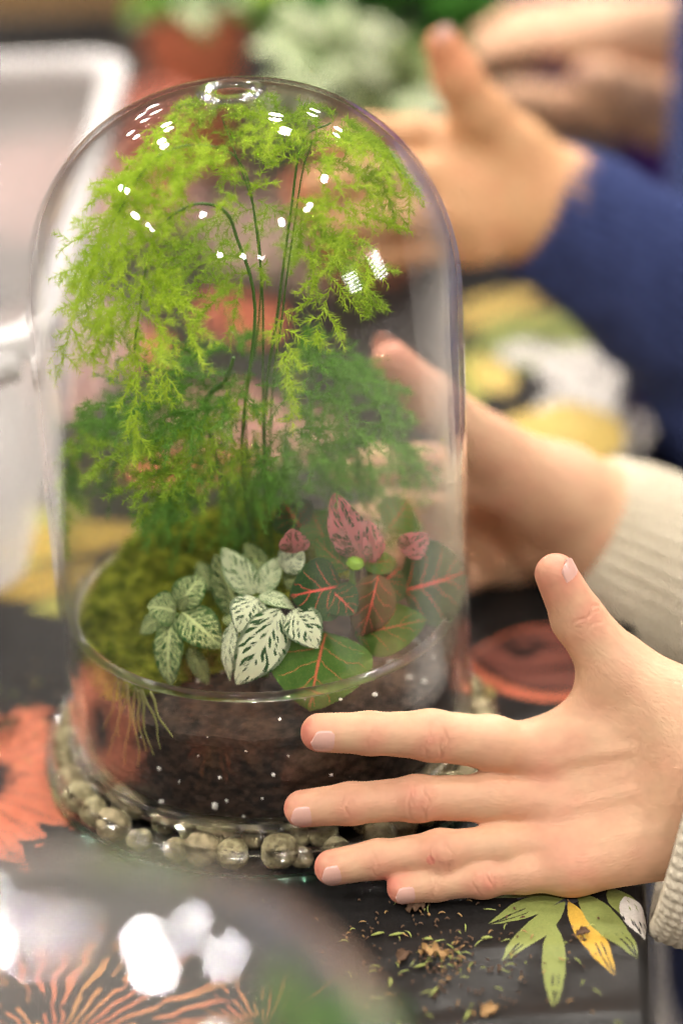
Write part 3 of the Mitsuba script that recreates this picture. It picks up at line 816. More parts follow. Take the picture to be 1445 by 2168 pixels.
def skin_mesh(prims, h):
    """Surface nets of the blended field, evaluated near the surface only."""
    lo = np.min([np.minimum(a - ra, b - rb) for a, b, ra, rb, k in prims], 0) - 4 * h
    hi = np.max([np.maximum(a + ra, b + rb) for a, b, ra, rb, k in prims], 0) + 4 * h
    B = 8
    nb = np.ceil((hi - lo) / (h * B)).astype(int)
    n = nb * B
    bi = np.stack(np.meshgrid(*[np.arange(k) for k in nb], indexing='ij'), -1).reshape(-1, 3)
    dc = field(prims, lo + (bi + .5) * B * h)
    D = np.repeat(np.repeat(np.repeat(np.where(dc.reshape(nb) > 0, 1.0, -1.0).astype(np.float32), B, 0), B, 1), B, 2)
    near = bi[np.abs(dc) < B * h * 1.15]
    off = np.stack(np.meshgrid(*[np.arange(B)] * 3, indexing='ij'), -1).reshape(-1, 3)
    for s in range(0, len(near), 2000):
        idx = (near[s:s + 2000, None] * B + off[None]).reshape(-1, 3)
        D[idx[:, 0], idx[:, 1], idx[:, 2]] = field(prims, lo + idx * h)
    S = D < 0
    c = sum(S[i:n[0] - 1 + i, j:n[1] - 1 + j, k:n[2] - 1 + k].astype(np.int8) for i in (0, 1) for j in (0, 1) for k in (0, 1))
    cells = np.argwhere((c > 0) & (c < 8))
    acc, cnt = np.zeros((len(cells), 3)), np.zeros(len(cells))
    corners = [(i, j, k) for i in (0, 1) for j in (0, 1) for k in (0, 1)]
    for c0 in corners:
        for ax in range(3):
            if c0[ax]:
                continue
            c1 = list(c0)
            c1[ax] = 1
            p0, p1 = cells + c0, cells + c1
            d0, d1 = D[p0[:, 0], p0[:, 1], p0[:, 2]], D[p1[:, 0], p1[:, 1], p1[:, 2]]
            m = (d0 < 0) != (d1 < 0)
            t = d0[m] / (d0[m] - d1[m])
            acc[m] += np.array(c0) + t[:, None] * (np.array(c1) - np.array(c0))
            cnt[m] += 1
    V = lo + (cells + acc / cnt[:, None]) * h
    ID = np.full(tuple(n), -1, np.int32)
    ID[cells[:, 0], cells[:, 1], cells[:, 2]] = np.arange(len(cells))
    F = []
    for ax in range(3):
        sl0, sl1 = [slice(None)] * 3, [slice(None)] * 3
        sl0[ax], sl1[ax] = slice(0, -1), slice(1, None)
        e = np.argwhere(S[tuple(sl0)] != S[tuple(sl1)])
        inn = S[e[:, 0], e[:, 1], e[:, 2]]
        a, b = np.eye(3, dtype=int)[(ax + 1) % 3], np.eye(3, dtype=int)[(ax + 2) % 3]
        q = np.stack([ID[tuple((e - x).T)] for x in (a * 0, a, a + b, b)], 1)
        q = np.where(inn[:, None], q, q[:, ::-1])
        F.append(q)
    F = np.vstack(F)
    F = np.vstack([F[:, [0, 1, 2]], F[:, [0, 2, 3]]])
    m = trimesh.Trimesh(V, F, process=False)
    trimesh.smoothing.filter_taubin(m, iterations=4)
    return m


def chain(pts, radii, k):
    return [(np.asarray(pts[i], float), np.asarray(pts[i + 1], float), radii[i], radii[i + 1], k) for i in range(len(pts) - 1)]


def normals(m):
    return np.array(m.vertex_normals)


# ------------------------------------------------------------------ skin
scene['skin'] = bump({'type': 'twosided', 'bsdf': {'type': 'principled', 'base_color': {'type': 'mesh_attribute', 'name': 'vertex_color'}, 'roughness': .54, 'specular': .36, 'flatness': .35}},
                     lambda p, n, uv: .00030 * fbm(p.x * 1100 + p.z * 500, p.y * 1300, p.z * 1700, 2) + .00020 * fbm(p.x * 260, p.y * 300, p.z * 330, 2), 1.0, 2e-4)
scene['nail'] = P((.62, .365, .305), .18, .6, clearcoat=.7, clearcoat_gloss=.92)
SKIN, RED = np.array([.615, .362, .228]), np.array([.60, .215, .150])


def paint_skin(m, spots, tone=1.0, base=SKIN):
    v = m.vertices
    red = np.zeros(len(v))
    for c, r, s in spots:
        red = np.maximum(red, s * np.exp(-(np.linalg.norm(v - c, axis=1) / r) ** 2))
    mott = meshkit.fbm(v * 95, 3, 3) - .5
    red = np.clip(red * (.75 + 1.0 * meshkit.noise(v * 260, 5)) + .62 * mott, -.3, 1)
    col = base + (RED - SKIN) * red[:, None]
    col = col * (1 + .10 * (meshkit.fbm(v * 420, 2, 8) - .5))[:, None]
    return np.clip(col * tone, .01, .95)


def nail_mesh(c, a, nrm, w, l, R):
    """A curved nail plate: c its middle, a towards the tip, nrm its outward direction."""
    a = unit(a)
    nrm = unit(nrm - a * (nrm @ a))
    s = np.cross(a, nrm)
    nu_, nv_ = 19, 41
    U, Vv = np.meshgrid(np.linspace(-1, 1, nu_), np.linspace(-1, 1, nv_))
    half = w / 2 * np.sqrt(np.clip(1 - np.abs(Vv) ** np.where(Vv > 0, 4.0, 3.0), .03, 1)) * (1 - .05 * Vv)
    phi = U * half / R
    end = np.where(Vv > 0, 1 - .16 * U ** 2, 1 - .10 * U ** 2)
    x = Vv * l / 2 * end
    lift = R * np.cos(phi) - R + .00020 - .5 * (x / R) ** 2 * R * .16
    top_ = c + x[..., None] * a + (R * np.sin(phi))[..., None] * s + lift[..., None] * nrm
    low = top_ - nrm * .0007
    v = np.vstack([top_.reshape(-1, 3), low.reshape(-1, 3)])
    f = grid_faces(nv_, nu_)
    rim = [(j, 0) for j in range(nv_)] + [(nv_ - 1, i) for i in range(1, nu_)] + [(j, nu_ - 1) for j in range(nv_ - 2, -1, -1)] + [(0, i) for i in range(nu_ - 2, 0, -1)]
    ids = np.array([j * nu_ + i for j, i in rim])
    nx, o = np.roll(ids, -1), nu_ * nv_
    m = trimesh.Trimesh(v, np.vstack([f, f[:, ::-1] + o, np.stack([ids, nx, nx + o], 1), np.stack([ids, nx + o, ids + o], 1)]), process=False)
    return fix(m)


def wrinkle(m, N, c, a, nrm, offs, depth, half, sig=.00042):
    """Creases across a finger joint on the side that looks along nrm."""
    a = unit(a)
    nrm = unit(nrm - a * (nrm @ a))
    s = np.cross(a, nrm)
    q = m.vertices - c
    u, w = q @ a, q @ s
    facing = np.clip((N @ nrm - .05) * 2, 0, 1) * (np.abs(u) < .016)
    d = 0
    for j, o in enumerate(offs):
        bow = .0009 * math.sin(j * 2.1 + c[0] * 900) * np.sin(w * 700 + j) + o * (w / half) ** 2 * -.55
        d = d + np.exp(-((u - o - bow) / sig) ** 2) * (.6 + .4 * math.sin(j * 5 + 1))
    m.vertices -= N * (depth * d * facing * np.clip(1.25 - (w / half) ** 2, 0, 1))[:, None]


# ------------------------------------------------------------------ person in the beige sweater: right hand in front, left hand behind
def Q(a, b, y=None, z=None):
    return at(a, b, y) if z is None else on(a, b, z)


pb_ = 'person'
idx = [at(1158, 1598, -.076), at(1040, 1573, -.081), at(912, 1557, -.0845), at(782, 1553, -.0875), at(677, 1552, -.0895)]
mdl = [at(1172, 1700, -.087), at(1030, 1690, -.0905), at(882, 1690, -.0925), at(742, 1702, -.0925), at(640, 1713, -.0915)]
rng_ = [at(1182, 1790, -.099), at(1060, 1794, -.1025), at(932, 1803, -.1045), at(800, 1820, -.1045), at(703, 1838, -.1045)]
pky = [on(1212, 1838, .0105), on(1110, 1852, .0098), on(1022, 1861, .0092), on(922, 1872, .0086), on(852, 1882, .0080)]
thb = [at(1440, 1520, -.078), at(1310, 1425, -.066), at(1223, 1310, -.060), at(1176, 1216, -.058)]
wr = [at(1530, 1530, -.082), at(1545, 1610, -.090), at(1550, 1690, -.098), at(1540, 1762, -.106)]
prims = []
for f_, r_ in ((idx, [.0105, .0102, .0095, .0078, .0070]), (mdl, [.0100, .0090, .0084, .0077, .0067]), (rng_, [.0090, .0082, .0079, .0070, .0063]), (pky, [.0082, .0070, .0067, .0062, .0056])):
    prims += chain(f_, r_, .0030)
for f_, w_, r0, r1 in ((idx, wr[0], .0118, .0165), (mdl, wr[1], .0112, .0165), (rng_, wr[2], .0105, .0160), (pky, wr[3], .0098, .0145)):
    prims.append((f_[0], w_, r0, r1, .0085))
prims += [(thb[0], thb[1], .0190, .0132, .010), (thb[1], thb[2], .0128, .0100, .0045), (thb[2], thb[3], .0100, .0080, .003), (thb[1], idx[0], .0075, .0075, .012)]
fore = [at(1535, 1650, -.094), at(1660, 1690, -.094)]
prims += chain(fore, [.0275, .026], .014)
ncam = unit(CAM - idx[2])
dors = unit(ncam + np.array([0, 0, -.28]))
for f_ in (idx, mdl, rng_, pky):                                    # knuckle pads, soft finger pads and extensor tendons
    s = 1.0 if f_ is not pky else .8
    prims.append((f_[2] + dors * .0022 * s, f_[2] + dors * .0022 * s, .0072 * s, .0072 * s, .004))
    prims.append((f_[4] - dors * .0012, f_[3] - dors * .0010, .0060 * s, .0064 * s, .003))
    prims.append((f_[0] + dors * .0052 * s, f_[0] + dors * .0052 * s, .0066 * s, .0066 * s, .006))
for f_, w_ in ((idx, wr[0]), (mdl, wr[1]), (rng_, wr[2])):
    prims.append((f_[0] + dors * .0090, w_ + dors * .0162, .0024, .0020, .003))
hand = skin_mesh(prims, .00062)
N = normals(hand)
for f_, s in ((idx, 1), (mdl, .95), (rng_, .9), (pky, .8)):
    wrinkle(hand, N, f_[2], f_[1] - f_[3], dors, [-.0042, -.0026, -.0011, .0005, .0020, .0036], .00042 * s, .0085 * s)
    wrinkle(hand, N, f_[3], f_[2] - f_[4], dors, [-.0016, .0, .0015], .00032 * s, .0070 * s)
td = unit(ncam + np.array([.55, 0, .10]))
wrinkle(hand, N, thb[2], thb[1] - thb[3], td, [-.0030, -.0012, .0006, .0024], .00055, .0090)
spots = []
for f_ in (idx, mdl, rng_, pky):
    spots += [(f_[4] - (f_[3] - f_[4]) * .25, .0085, .95), (f_[2] + dors * .008, .0095, .45), (f_[3] + dors * .006, .006, .32), (f_[0] + dors * .010, .014, .30)]
spots += [(thb[3], .011, .85), (thb[2] + td * .008, .008, .5), (rng_[2] + dors * .0085 + (rng_[3] - rng_[2]) * .15, .0016, 2.2)]
hk = put(pb_ + '__hand', hand, 'skin', True, color=paint_skin(hand, spots), label='right hand spread across the front of the glass')
for f_, R_, w_, l_ in ((idx, .0070, .0098, .0102), (mdl, .0067, .0098, .0102), (rng_, .0063, .0095, .0100), (pky, .0056, .0082, .0086)):
    a = unit(f_[4] - f_[3])
    nd = unit(dors + np.array([0, 0, -.30]))
    nd = unit(nd - a * (nd @ a))
    put(hk + '__nail', nail_mesh(f_[4] + nd * (R_ + .0002) - a * .0008, a, nd, w_, l_, R_ * 1.02), 'nail', True)
a = unit(thb[3] - thb[2])
nd = unit(np.array([1.0, -.55, .20]))
nd = unit(nd - a * (nd @ a))
put(hk + '__nail', nail_mesh(thb[3] + nd * .0080 - a * .0006, a, nd, .0112, .0122, .0082), 'nail', True)


# knitted sleeves
def knit(path, radii, n_ribs, rib_h, stitch, nL, nA, cuff_fold=.004, oval=1.0, oval_dir=(0, 0, 1), lump=.0, seed=0):
    p = spline(path, nL)
    r = np.interp(np.linspace(0, 1, nL), np.linspace(0, 1, len(radii)), radii)
    s = np.concatenate([[0], np.cumsum(np.linalg.norm(np.diff(p, axis=0), axis=1))])
    t, a, b = frames(p)
    A_, S_ = np.meshgrid(np.arange(nA) * 2 * np.pi / nA, s)
    rib = A_ * n_ribs / (2 * np.pi)
    fr = rib - np.floor(rib)
    row = S_ / stitch
    V_ = np.abs(np.sin(np.pi * (row + .9 * np.abs(fr - .5) + .13 * np.floor(rib) % 1)))
    hgt = rib_h * (np.sin(np.pi * fr) ** .8) * (.45 + .55 * V_)
    hgt += .25 * rib_h * meshkit.noise(np.stack([rib * 3, row * 3, 0 * row], -1), seed)
    dirs = np.cos(A_)[..., None] * a[:, None] + np.sin(A_)[..., None] * b[:, None]
    od = unit(oval_dir)
    base = r[:, None] * np.ones_like(A_)
    base = base * np.clip(s / cuff_fold, 0, 1)[:, None] ** .35 * .10 + base * .90
    low = meshkit.fbm(dirs * 1.4 + (S_ * 22)[..., None], 2, 5 + seed) - .5
    pts = p[:, None] + dirs * (base * (1 + lump * low) + hgt)[..., None]
    k = (dirs @ od)
    pts = pts + (k * base * (oval - 1))[..., None] * od
    inner = p[:3, None] + dirs[:3] * (base[0] - .0035)[None, :, None] + (k[:3] * base[:1] * (oval - 1))[..., None] * od + t[0] * np.array([0.0, .02, .05])[:, None, None]
    allp = np.concatenate([inner[::-1], pts], 0)
    return trimesh.Trimesh(allp.reshape(-1, 3), grid_faces(nL + 3, nA, True), process=False)


scene['beige_wool'] = bump(P(proc(lambda p, n, uv: mix((.50, .44, .335), (.66, .595, .48), fbm(p.x * 900, p.y * 900, p.z * 900, 2))), .9, .15, sheen=.5),
                           lambda p, n, uv: .0006 * fbm(p.x * 1500, p.y * 1500, p.z * 1500, 2), 1.0, 1.5e-4)
sl = [at(1432, 1730, -.100), at(1590, 1774, -.107), at(1800, 1835, -.115), at(2100, 1940, -.125), at(2400, 2050, -.135)]
put(pb_ + '__sleeve', knit(sl, [.0455, .0465, .047, .052, .056], 66, .0017, .0036, 260, 660, lump=.06), 'beige_wool', True, label='beige knitted sleeve of the front arm')

# left hand behind the glass
lt = [at(1190, 1040, .110), at(1030, 945, .100), at(915, 850, .094), at(828, 762, .090)]
l1 = [at(1040, 1010, .105), at(900, 990, .108), at(800, 985, .106), at(735, 1000, .10)]
l2 = [at(1050, 1070, .140), at(920, 1075, .125), at(830, 1085, .115), at(770, 1100, .10)]
l3 = [at(1060, 1130, .155), at(940, 1150, .130), at(860, 1160, .118), at(800, 1170, .105)]
l4 = [at(1080, 1190, .150), at(980, 1215, .122), at(920, 1225, .110), at(870, 1225, .10)]
lw = at(1250, 1110, .125)
prims = chain(lt, [.018, .0135, .0112, .0085], .006) + [(lt[0], lw, .018, .026, .015)]
for f_, s in ((l1, 1.0), (l2, 1.0), (l3, .95), (l4, .85)):
    prims += chain(f_, [.0112 * s, .0098 * s, .0088 * s, .0072 * s], .004)
    prims.append((f_[0], lw, .0125 * s, .022, .012))
prims += chain([lw, at(1340, 1160, .128)], [.026, .024], .01)
left = skin_mesh(prims, .0013)
hk = put(pb_ + '__hand', left, 'skin', True, color=paint_skin(left, [(lt[3], .02, .6), (l1[0], .02, .3)]), label='left hand holding the glass from behind')
a = unit(lt[3] - lt[2])
put(hk + '__nail', nail_mesh(lt[3] + unit(np.array([-.2, .5, .6])) * .0085, a, np.array([-.2, .5, .6]), .0115, .012, .0085), 'nail', True)
sl = [at(1238, 1122, .126), at(1325, 1158, .127), at(1450, 1215, .128), at(1700, 1320, .13), at(2000, 1430, .13)]
put(pb_ + '__sleeve', knit(sl, [.0345, .0375, .040, .046, .052], 34, .0032, .0046, 200, 448, lump=.14, seed=2), 'beige_wool', True, label='beige knitted sleeve of the arm behind the glass')
tag(pb_, 'person in a beige knitted sweater holding the glass cloche between both hands', 'person')

# ------------------------------------------------------------------ person in the navy sweater
pn = 'person_001'
Y = .30
nt = [at(1085, 330, Y), at(1010, 235, Y - .01), at(968, 165, Y - .015), at(938, 98, Y - .015)]
n1 = [at(985, 320, Y), at(880, 290, Y + .005), at(780, 285, Y + .01), at(690, 300, Y + .01)]
n2 = [at(975, 385, Y - .012), at(860, 370, Y - .012), at(760, 375, Y - .005), at(670, 390, Y)]
n3 = [at(980, 450, Y - .02), at(870, 455, Y - .022), at(780, 465, Y - .015), at(700, 480, Y - .005)]
n4 = [at(1000, 505, Y - .02), at(910, 520, Y - .02), at(840, 535, Y - .015), at(780, 545, Y - .01)]
nw = at(1180, 440, Y + .005)
prims = chain(nt, [.017, .0135, .0112, .0092], .006) + [(nt[0], nw, .017, .026, .014)]
for f_, s in ((n1, 1.0), (n2, 1.0), (n3, .95), (n4, .85)):
    prims += chain(f_, [.0118 * s, .0104 * s, .0094 * s, .0076 * s], .004)
    prims.append((f_[0], nw, .0140 * s, .022, .014))
prims += chain([nw, at(1290, 505, Y + .008)], [.026, .024], .01)
navh = skin_mesh(prims, .0014)
hk = put(pn + '__hand', navh, 'skin', True, color=paint_skin(navh, [(nt[3], .02, .6)], base=np.array([.60, .325, .165])), label='hand with its thumb raised')
put(hk + '__nail', nail_mesh(nt[3] + unit(TOCAM + np.array([.25, 0, .5])) * .009, nt[3] - nt[2], TOCAM + np.array([.25, 0, .5]), .0125, .013, .009), 'nail', True)
scene['navy_wool'] = P(proc(lambda p, n, uv: mix((.026, .038, .122), (.056, .078, .205), fbm(p.x * 500, p.y * 500, p.z * 500, 2))), .9, .15, sheen=.4)
sl = [at(1128, 446, Y + .004), at(1212, 480, Y + .006), at(1335, 550, Y + .012), at(1475, 670, Y + .03), at(1640, 860, Y + .06), at(1760, 800, Y + .14)]
put(pn + '__sleeve', knit(sl, [.0315, .0345, .039, .045, .054, .06], 34, .0042, .0045, 160, 440, lump=.30, seed=4), 'navy_wool', True)


def torso(prims_, h, key, mat, label=None):
    put(key, skin_mesh(prims_, h), mat, True, label=label)


torso([(np.array([.33, .46, -.30]), np.array([.36, .46, .22]), .115, .125, .04), (np.array([.36, .34, .20]), np.array([.36, .58, .20]), .075, .075, .05),
       (np.array([.31, .40, -.28]), np.array([.30, .30, -.36]), .10, .09, .05)], .006, pn + '__sweater_body', 'navy_wool')
scene['dark_denim'] = P((.010, .011, .022), .85, .2)
torso([(np.array([.42, .44, -.34]), np.array([.275, .40, -.20]), .085, .075, .03), (np.array([.44, .54, -.34]), np.array([.30, .60, -.20]), .085, .075, .03),
       (np.array([.275, .40, -.20]), np.array([.40, .44, -.74]), .06, .045, .03), (np.array([.30, .60, -.20]), np.array([.42, .60, -.74]), .06, .045, .03)], .006, pn + '__trousers', 'dark_denim')
tag(pn, 'person in a ribbed navy sweater with one thumb raised behind the cloche', 'person')

# ------------------------------------------------------------------ third person at the far right
pt = 'person_002'
Y = .62
prims = []
w1, w2 = at(1500, 80, Y), at(1500, 235, Y - .02)
for i, (m_, p_, d_, t_) in enumerate((((1240, 90), (1130, 92), (1060, 105), (1020, 120)), ((1245, 60), (1140, 55), (1070, 65), (1020, 80)), ((1250, 40), (1150, 35), (1090, 45), (1050, 60)))):
    f_ = [at(*q, Y - .01 + .012 * i) for q in (m_, p_, d_, t_)]
    prims += chain(f_, [.0118, .0100, .0090, .0075], .005)
    prims.append((f_[0], w1, .013, .024, .015))
prims += chain([w1, at(1800, 40, Y + .05)], [.026, .035], .01)
m1 = skin_mesh(prims, .0018)
hk = put(pt + '__hand', m1, 'skin', True, color=paint_skin(m1, [], .95), label='upper of the two blurred hands')
prims = []
th3 = [at(1420, 240, Y - .03), at(1340, 195, Y - .045), at(1290, 170, Y - .05), at(1245, 158, Y - .05)]
prims += chain(th3, [.018, .0135, .0115, .0095], .006) + [(th3[0], w2, .018, .024, .012)]
for i, (m_, p_, d_, t_) in enumerate((((1300, 215), (1190, 215), (1120, 205), (1070, 200)), ((1300, 240), (1190, 250), (1130, 245), (1090, 235)))):
    f_ = [at(*q, Y - .03 + .012 * i) for q in (m_, p_, d_, t_)]
    prims += chain(f_, [.0120, .0105, .0095, .0080], .005)
    prims.append((f_[0], w2, .013, .024, .015))
prims += chain([w2, at(1800, 330, Y)], [.026, .035], .01)
m2 = skin_mesh(prims, .0018)
hk = put(pt + '__hand', m2, 'skin', True, color=paint_skin(m2, [], .95), label='lower of the two blurred hands')
put(hk + '__nail', nail_mesh(th3[3] + unit(TOCAM) * .0092, th3[3] - th3[2], TOCAM, .0125, .013, .009), 'nail', True)
scene['purple_cloth'] = P((.055, .018, .16), .85, .2)
scene['dark_cloth'] = P((.012, .013, .03), .85, .2)
torso([(np.array([.30, 1.02, -.2]), np.array([.32, 1.05, .16]), .12, .13, .04), (np.array([.20, 1.0, .10]), np.array([.44, 1.0, .12]), .075, .08, .05)], .008, pt + '__top', 'purple_cloth')
torso([(np.array([.385, .86, .17]), np.array([.30, .80, .165]), .040, .034, .02), (np.array([.385, .86, .17]), np.array([.42, 1.0, .19]), .045, .05, .02)], .006, pt + '__sleeve', 'dark_cloth')
tag(pt, 'person in a purple top whose two hands are at the far right of the table', 'person')

# ------------------------------------------------------------------ clear plastic storage bin at the left
scene['milky_plastic'] = {'type': 'blendbsdf', 'weight': .62, 'a': {'type': 'thindielectric', 'int_ior': 1.45},
                          'b': {'type': 'principledthin', 'base_color': rgb(.80, .77, .76), 'roughness': .5, 'diff_trans': 1.1, 'spec_trans': 0.0}}
scene['white_plastic'] = {'type': 'principledthin', 'base_color': rgb(.78, .76, .76), 'roughness': .35, 'diff_trans': .8, 'spec_trans': 0.0}
zb_ = .145
fr_, bk_ = on(52, 705, zb_), on(232, 118, zb_)
# rounded rectangle in plan: right side from the front corner to the back corner
dirv = unit((bk_ - fr_) * [1, 1, 0])
lat = np.array([-dirv[1], dirv[0], 0])
Lb, Wb = np.linalg.norm(bk_ - fr_), .36


def bin_ring(inset, z, rc=.03, n=8):
    pts = []
    c0 = fr_ * [1, 1, 0]
    for (u0, v0), a0 in zip(((rc + inset, rc + inset), (Lb - rc - inset, rc + inset), (Lb - rc - inset, Wb - rc - inset), (rc + inset, Wb - rc - inset)), (180, 270, 0, 90)):
        for a_ in np.radians(np.linspace(a0, a0 + 90, n)):
            pts.append(c0 + dirv * (u0 + rc * math.cos(a_)) + lat * (v0 + rc * math.sin(a_)) + [0, 0, z])
    return np.array(pts)


def loft(rings):
    m_ = len(rings[0])
    return trimesh.Trimesh(np.vstack(rings), grid_faces(len(rings), m_, True), process=False)


bb = 'storage_bin'
wallm = loft([bin_ring(.020 * (1 - z / zb_), z) for z in np.linspace(.003, zb_ - .004, 12)])
fl = bin_ring(.020, .003)
flm = trimesh.Trimesh(np.vstack([fl, fl.mean(0)]), np.array([[i, (i + 1) % len(fl), len(fl)] for i in range(len(fl))]), process=False)
put(bb + '__wall', wallm, 'milky_plastic', True)
put(bb + '__base', flm, 'milky_plastic', False)
rimp = [(-.0005, zb_ - .012), (-.011, zb_ - .012), (-.012, zb_ - .004), (-.011, zb_), (.0, zb_), (.002, zb_ - .004)]
put(bb + '__rim', loft([bin_ring(-o if False else o, z) for o, z in rimp] + [bin_ring(*rimp[0])]), 'white_plastic', 40, label='white rolled rim of the bin')
hc = fr_ + lat * .10
put(bb + '__handle', tube(spline([fr_ + lat * .005 - dirv * .006 + [0, 0, -.012], fr_ + lat * .04 - dirv * .026 + [0, 0, -.014], fr_ + lat * .10 - dirv * .03 + [0, 0, -.014], fr_ + lat * .16 - dirv * .006 + [0, 0, -.012]], 24), .0075, 10), 'white_plastic', True)
tag(bb, 'open translucent plastic storage bin with a white rim left of the cloche', 'storage bin')

# ------------------------------------------------------------------ far end of the table: pots, crate, plants
scene['terracotta'] = P(proc(lambda p, n, uv: mix((.34, .095, .045), (.45, .15, .08), fbm(p.x * 40, p.y * 40, p.z * 40, 3))), .75, .25)
scene['coral_plastic'] = P((.58, .20, .14), .5)
scene['crate_wood'] = P(proc(lambda p, n, uv: mix((.26, .15, .06), (.42, .26, .12), fbm(p.x * 8, p.y * 60, p.z * 60, 3))), .7, .25)


def pot(key, c, r, h, mat, label):
    pr = [(0, .0), (r * .70, .0), (r * .92, h * .72), (r * 1.04, h * .72), (r * 1.06, h), (r * .94, h), (r * .90, h * .8), (0, h * .8)]
    put(key + '__body', fix(lathe(pr, 48, c)), mat, 35)
    put(key + '__soil', lathe([(0, h * .86), (r * .5, h * .87), (r * .935, h * .82)], 40, c), 'soil_dark', True)
    tag(key, label, 'plant pot')


def bush(key, c, rad, n, size, mat, label, stemmat='stem_green'):
    g = np.random.default_rng(len(scene))
    c = np.asarray(c, float)
    for i in range(3):
        put(key + '__stem', tube(spline([c - [0, 0, rad * .9], c + g.normal(size=3) * rad * .2, c + unit(g.normal(size=3) + [0, 0, 1]) * rad * .6], 8), .002, 6), stemmat, True)
    for i in range(n):
        d = unit(g.normal(size=3) * [1, 1, .7] + [0, 0, .35])
        b_ = c + d * rad * g.uniform(.2, .55)
        t_ = b_ + unit(d + g.normal(size=3) * .35 + [0, 0, -.15]) * size * g.uniform(.8, 1.2)
        m, uv = leaf(b_, t_, size * g.uniform(.5, .7), d * .5 + np.array([0, -.5, .8]), .16, nu=7, nv=10, seed=i)
        put(key + '__leaf', m, mat if isinstance(mat, str) else mat[i % len(mat)], True, uv=uv)
    tag(key, label, 'plant')


def spot(a, b, y):
    q = at(a, b, y)
    return np.array([q[0], q[1], 0.0])


pot('terracotta_pot', spot(418, 120, .78), .034, .110, 'terracotta', 'dark terracotta pot behind the top of the cloche')
bush('bushy_green_plant', at(405, 20, .78), .045, 26, .035, ('leaf_green', 'leaf_green', 'leaf_cream'), 'leafy green plant in the dark terracotta pot')
pot('coral_pot', spot(300, 130, .70), .026, .075, 'coral_plastic', 'small coral pot beside the translucent bin')
scene['leaf_green'] = thin(leaf_white((.05, .15, .02), (.17, .30, .05), .2, 4.0))
scene['leaf_deep'] = thin(leaf_white((.02, .09, .012), (.06, .17, .03), .15, 4.0))
pot('fittonia_pot', spot(760, 200, .56), .045, .055, 'terracotta', 'low terracotta pot behind the right shoulder of the cloche')
bush('pale_fittonia', at(670, 140, .54), .028, 24, .034, ('leaf_cream', 'leaf_cream', 'leaf_pale'), 'pale veined leafy plant right behind the top of the cloche')
bush('veined_fittonia', at(845, 205, .53), .024, 22, .036, ('leaf_cream', 'leaf_net', 'leaf_pale'), 'low white veined plant beside the raised thumb')
bush('deep_green_plant', at(850, 40, .72), .060, 60, .05, ('leaf_deep',), 'dense deep green plant behind the raised thumb')
bush('yellow_green_plant', at(690, 10, .80), .055, 40, .05, ('leaf_green', 'leaf_lime'), 'yellow green plant at the far end of the table')
scene['leaf_lime'] = thin(leaf_white((.22, .38, .04), (.36, .48, .10), .2, 4.0))
cc = spot(60, 40, 1.15)
for z in (.02, .075, .13):
    put('wooden_crate__slat', trimesh.creation.box([.30, .012, .045]).apply_translation(cc + [-.05, 0, z + .02]), 'crate_wood')
    put('wooden_crate__slat', trimesh.creation.box([.012, .20, .045]).apply_translation(cc + [.106, .107, z + .02]), 'crate_wood')
for dx in (-.19, .09):
    put('wooden_crate__post', trimesh.creation.box([.02, .02, .18]).apply_translation(cc + [dx, .017, .09]), 'crate_wood')
tag('wooden_crate', 'wooden slatted crate at the far left end of the table', 'crate')

# ------------------------------------------------------------------ smaller cloche in the foreground with its plant
fc = np.array([-.036, -.43, 0.0])
cloche('small_cloche', .082, .230, .158, .004, fc, .006, 'smaller glass cloche blurred in the foreground at the lower left', sheet='glass_thick')
scene['plate_black'] = P((.03, .03, .03), .4)
put('small_plate', fix(lathe([(0, .0), (.082, .0), (.088, .002), (.088, .0035), (.08, .003), (0, .003)], 64, fc)), 'plate_black', 40, label='thin black plate under the foreground cloche', category='plate')
pot('small_pot', fc + [.02, 0, .004], .036, .07, 'terracotta', 'terracotta pot inside the foreground cloche')
bush('foreground_plant', at(655, 2262, -.415), .011, 20, .022, ('leaf_green', 'leaf_deep'), 'green leafy plant inside the foreground cloche')

# ------------------------------------------------------------------ crumbs on the cloth
scene['crumb_green'] = P((.30, .34, .09), .7)
scene['crumb_brown'] = P((.10, .055, .03), .8)
scene['crumb_tan'] = P((.34, .20, .08), .7)


def shred(c, L, w, ang, lift=.0006, bendv=.3):
    t = np.linspace(0, 1, 6)
    d, s = np.array([math.cos(ang), math.sin(ang), 0]), np.array([-math.sin(ang), math.cos(ang), 0])
    p = c + d * (t - .5)[:, None] * L + s * (bendv * L * (t - .5) ** 2)[:, None] + np.array([0, 0, 1]) * (.0010 + lift * np.sin(t * 3.1))[:, None]
    return tube(p, w * (.25 + np.sin(np.pi * np.clip(t, .05, .95))) * .75, 4)


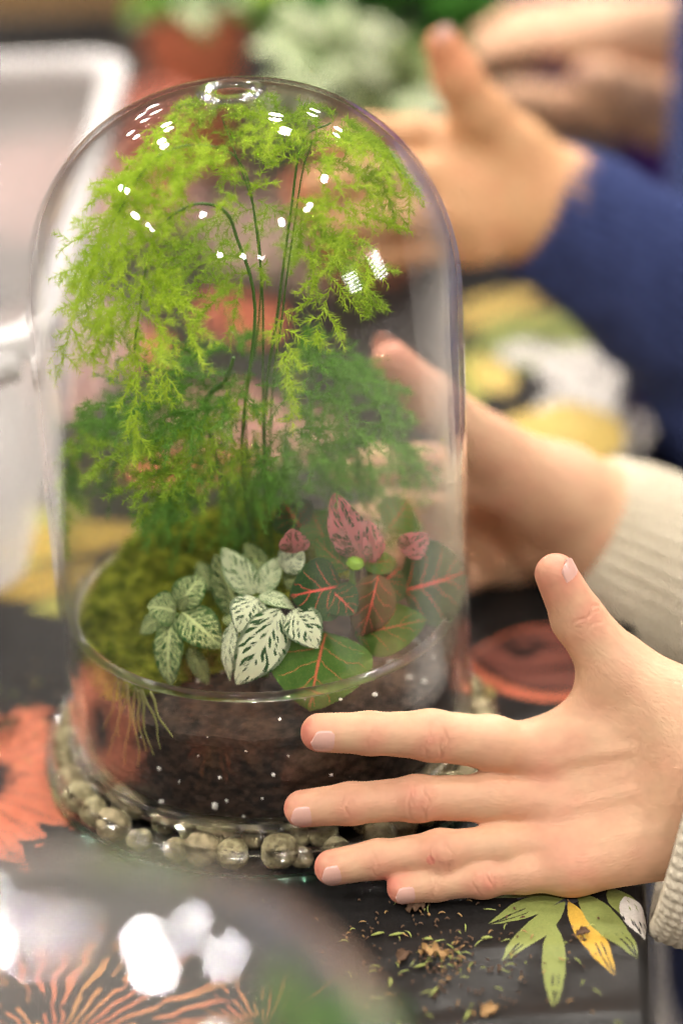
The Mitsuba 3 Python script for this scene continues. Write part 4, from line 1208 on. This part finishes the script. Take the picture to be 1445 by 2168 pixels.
g = np.random.default_rng(5)
for mat, n_, (L0, L1), w_, lab in (('crumb_green', 90, (.0012, .0055), .00030, 'scattered pale green plant shreds on the black cloth'), ('crumb_brown', 300, (.0004, .0022), .00045, 'scattered dark soil crumbs on the black cloth'),
                                   ('crumb_tan', 90, (.0008, .003), .0004, 'scattered tan bark bits on the black cloth')):
    ms = []
    while len(ms) < n_:
        if g.random() < .82:
            cx_, cy_ = ((880, 1932), (858, 2040), (905, 2030), (1000, 2140), (1230, 1990), (760, 1990), (940, 2090), (1080, 2040))[g.integers(8)] if g.random() < .45 else (940, 2030)
            wide = g.random() < .5
            q = on(g.normal(cx_, 160 if wide else 28), g.normal(cy_, 100 if wide else 18))
        else:
            q = on(g.uniform(-20, 150), g.normal(1530, 60))
        if q[0] > .128 or np.hypot(q[0], q[1]) < RB + .003:
            continue
        ms.append(shred(q, g.uniform(L0, L1), w_, g.uniform(0, 6.3), bendv=g.uniform(-.6, .6)))
    put('plant_crumbs', cat(ms), mat, label=lab, category='crumbs', kind='stuff')


def flake(key, a, b, L, W, ang, mat, label, cat_):
    q = on(a, b)
    d_ = np.array([math.cos(ang), math.sin(ang), .12])
    m, _ = leaf(q - d_ * L / 2, q + d_ * L / 2, W, (.2, -.3, 1), .10, cup=.55, nu=9, nv=24, ripple=.55, seed=a)
    m.vertices += .0009 * (meshkit.fbm(m.vertices * 700, 2, 3) - .5)[:, None] * np.array([1, 1, 1.4])
    v_ = m.vertices.copy()
    m = trimesh.Trimesh(np.vstack([v_, v_ - [0, 0, .0004]]), np.vstack([m.faces, m.faces[:, ::-1] + len(v_)]), process=False)
    m.apply_translation([0, 0, .0008 - m.vertices[:, 2].min()])
    put(key, m, mat, True, label=label, category=cat_)


flake('dried_leaf', 918, 2034, .0115, .0038, -.5, 'crumb_tan', 'curled brown dried leaf on the black cloth below the fingers', 'dried leaf')
flake('dried_leaf', 1036, 2148, .0070, .0040, .4, 'crumb_tan', 'crumpled tan dried leaf at the bottom edge of the cloth', 'dried leaf')
flake('dried_leaf', 1234, 1983, .0050, .0024, .2, 'crumb_brown', 'dark brown flake lying on the yellow printed leaf', 'dried leaf')
flake('soil_clump', 880, 1932, .0070, .0040, .1, 'crumb_brown', 'dark soil clump near the little finger', 'soil clump')
flake('soil_clump', 852, 2032, .0055, .0040, .9, 'crumb_brown', 'dark soil clump left of the curled dried leaf', 'soil clump')
flake('moss_tuft', 20, 1548, .011, .006, .4, 'crumb_brown', 'dark moss tuft on the coral print left of the dish', 'moss tuft')
for i, (a, b, L, an) in enumerate(((800, 1984, .005, .3), (840, 1985, .006, .2), (890, 2052, .005, .3), (905, 1995, .004, -.1), (1030, 1992, .004, 0), (920, 2105, .006, 1.0), (990, 2155, .006, 1.2), (827, 2085, .005, 1.5))):
    q = on(a, b)
    put('leaf_shred', shred(q, L, .00075, an), 'crumb_green', True, label='pale green leaf shred on the black cloth under the hand', category='leaf shred', group='leaf shreds on the black cloth')
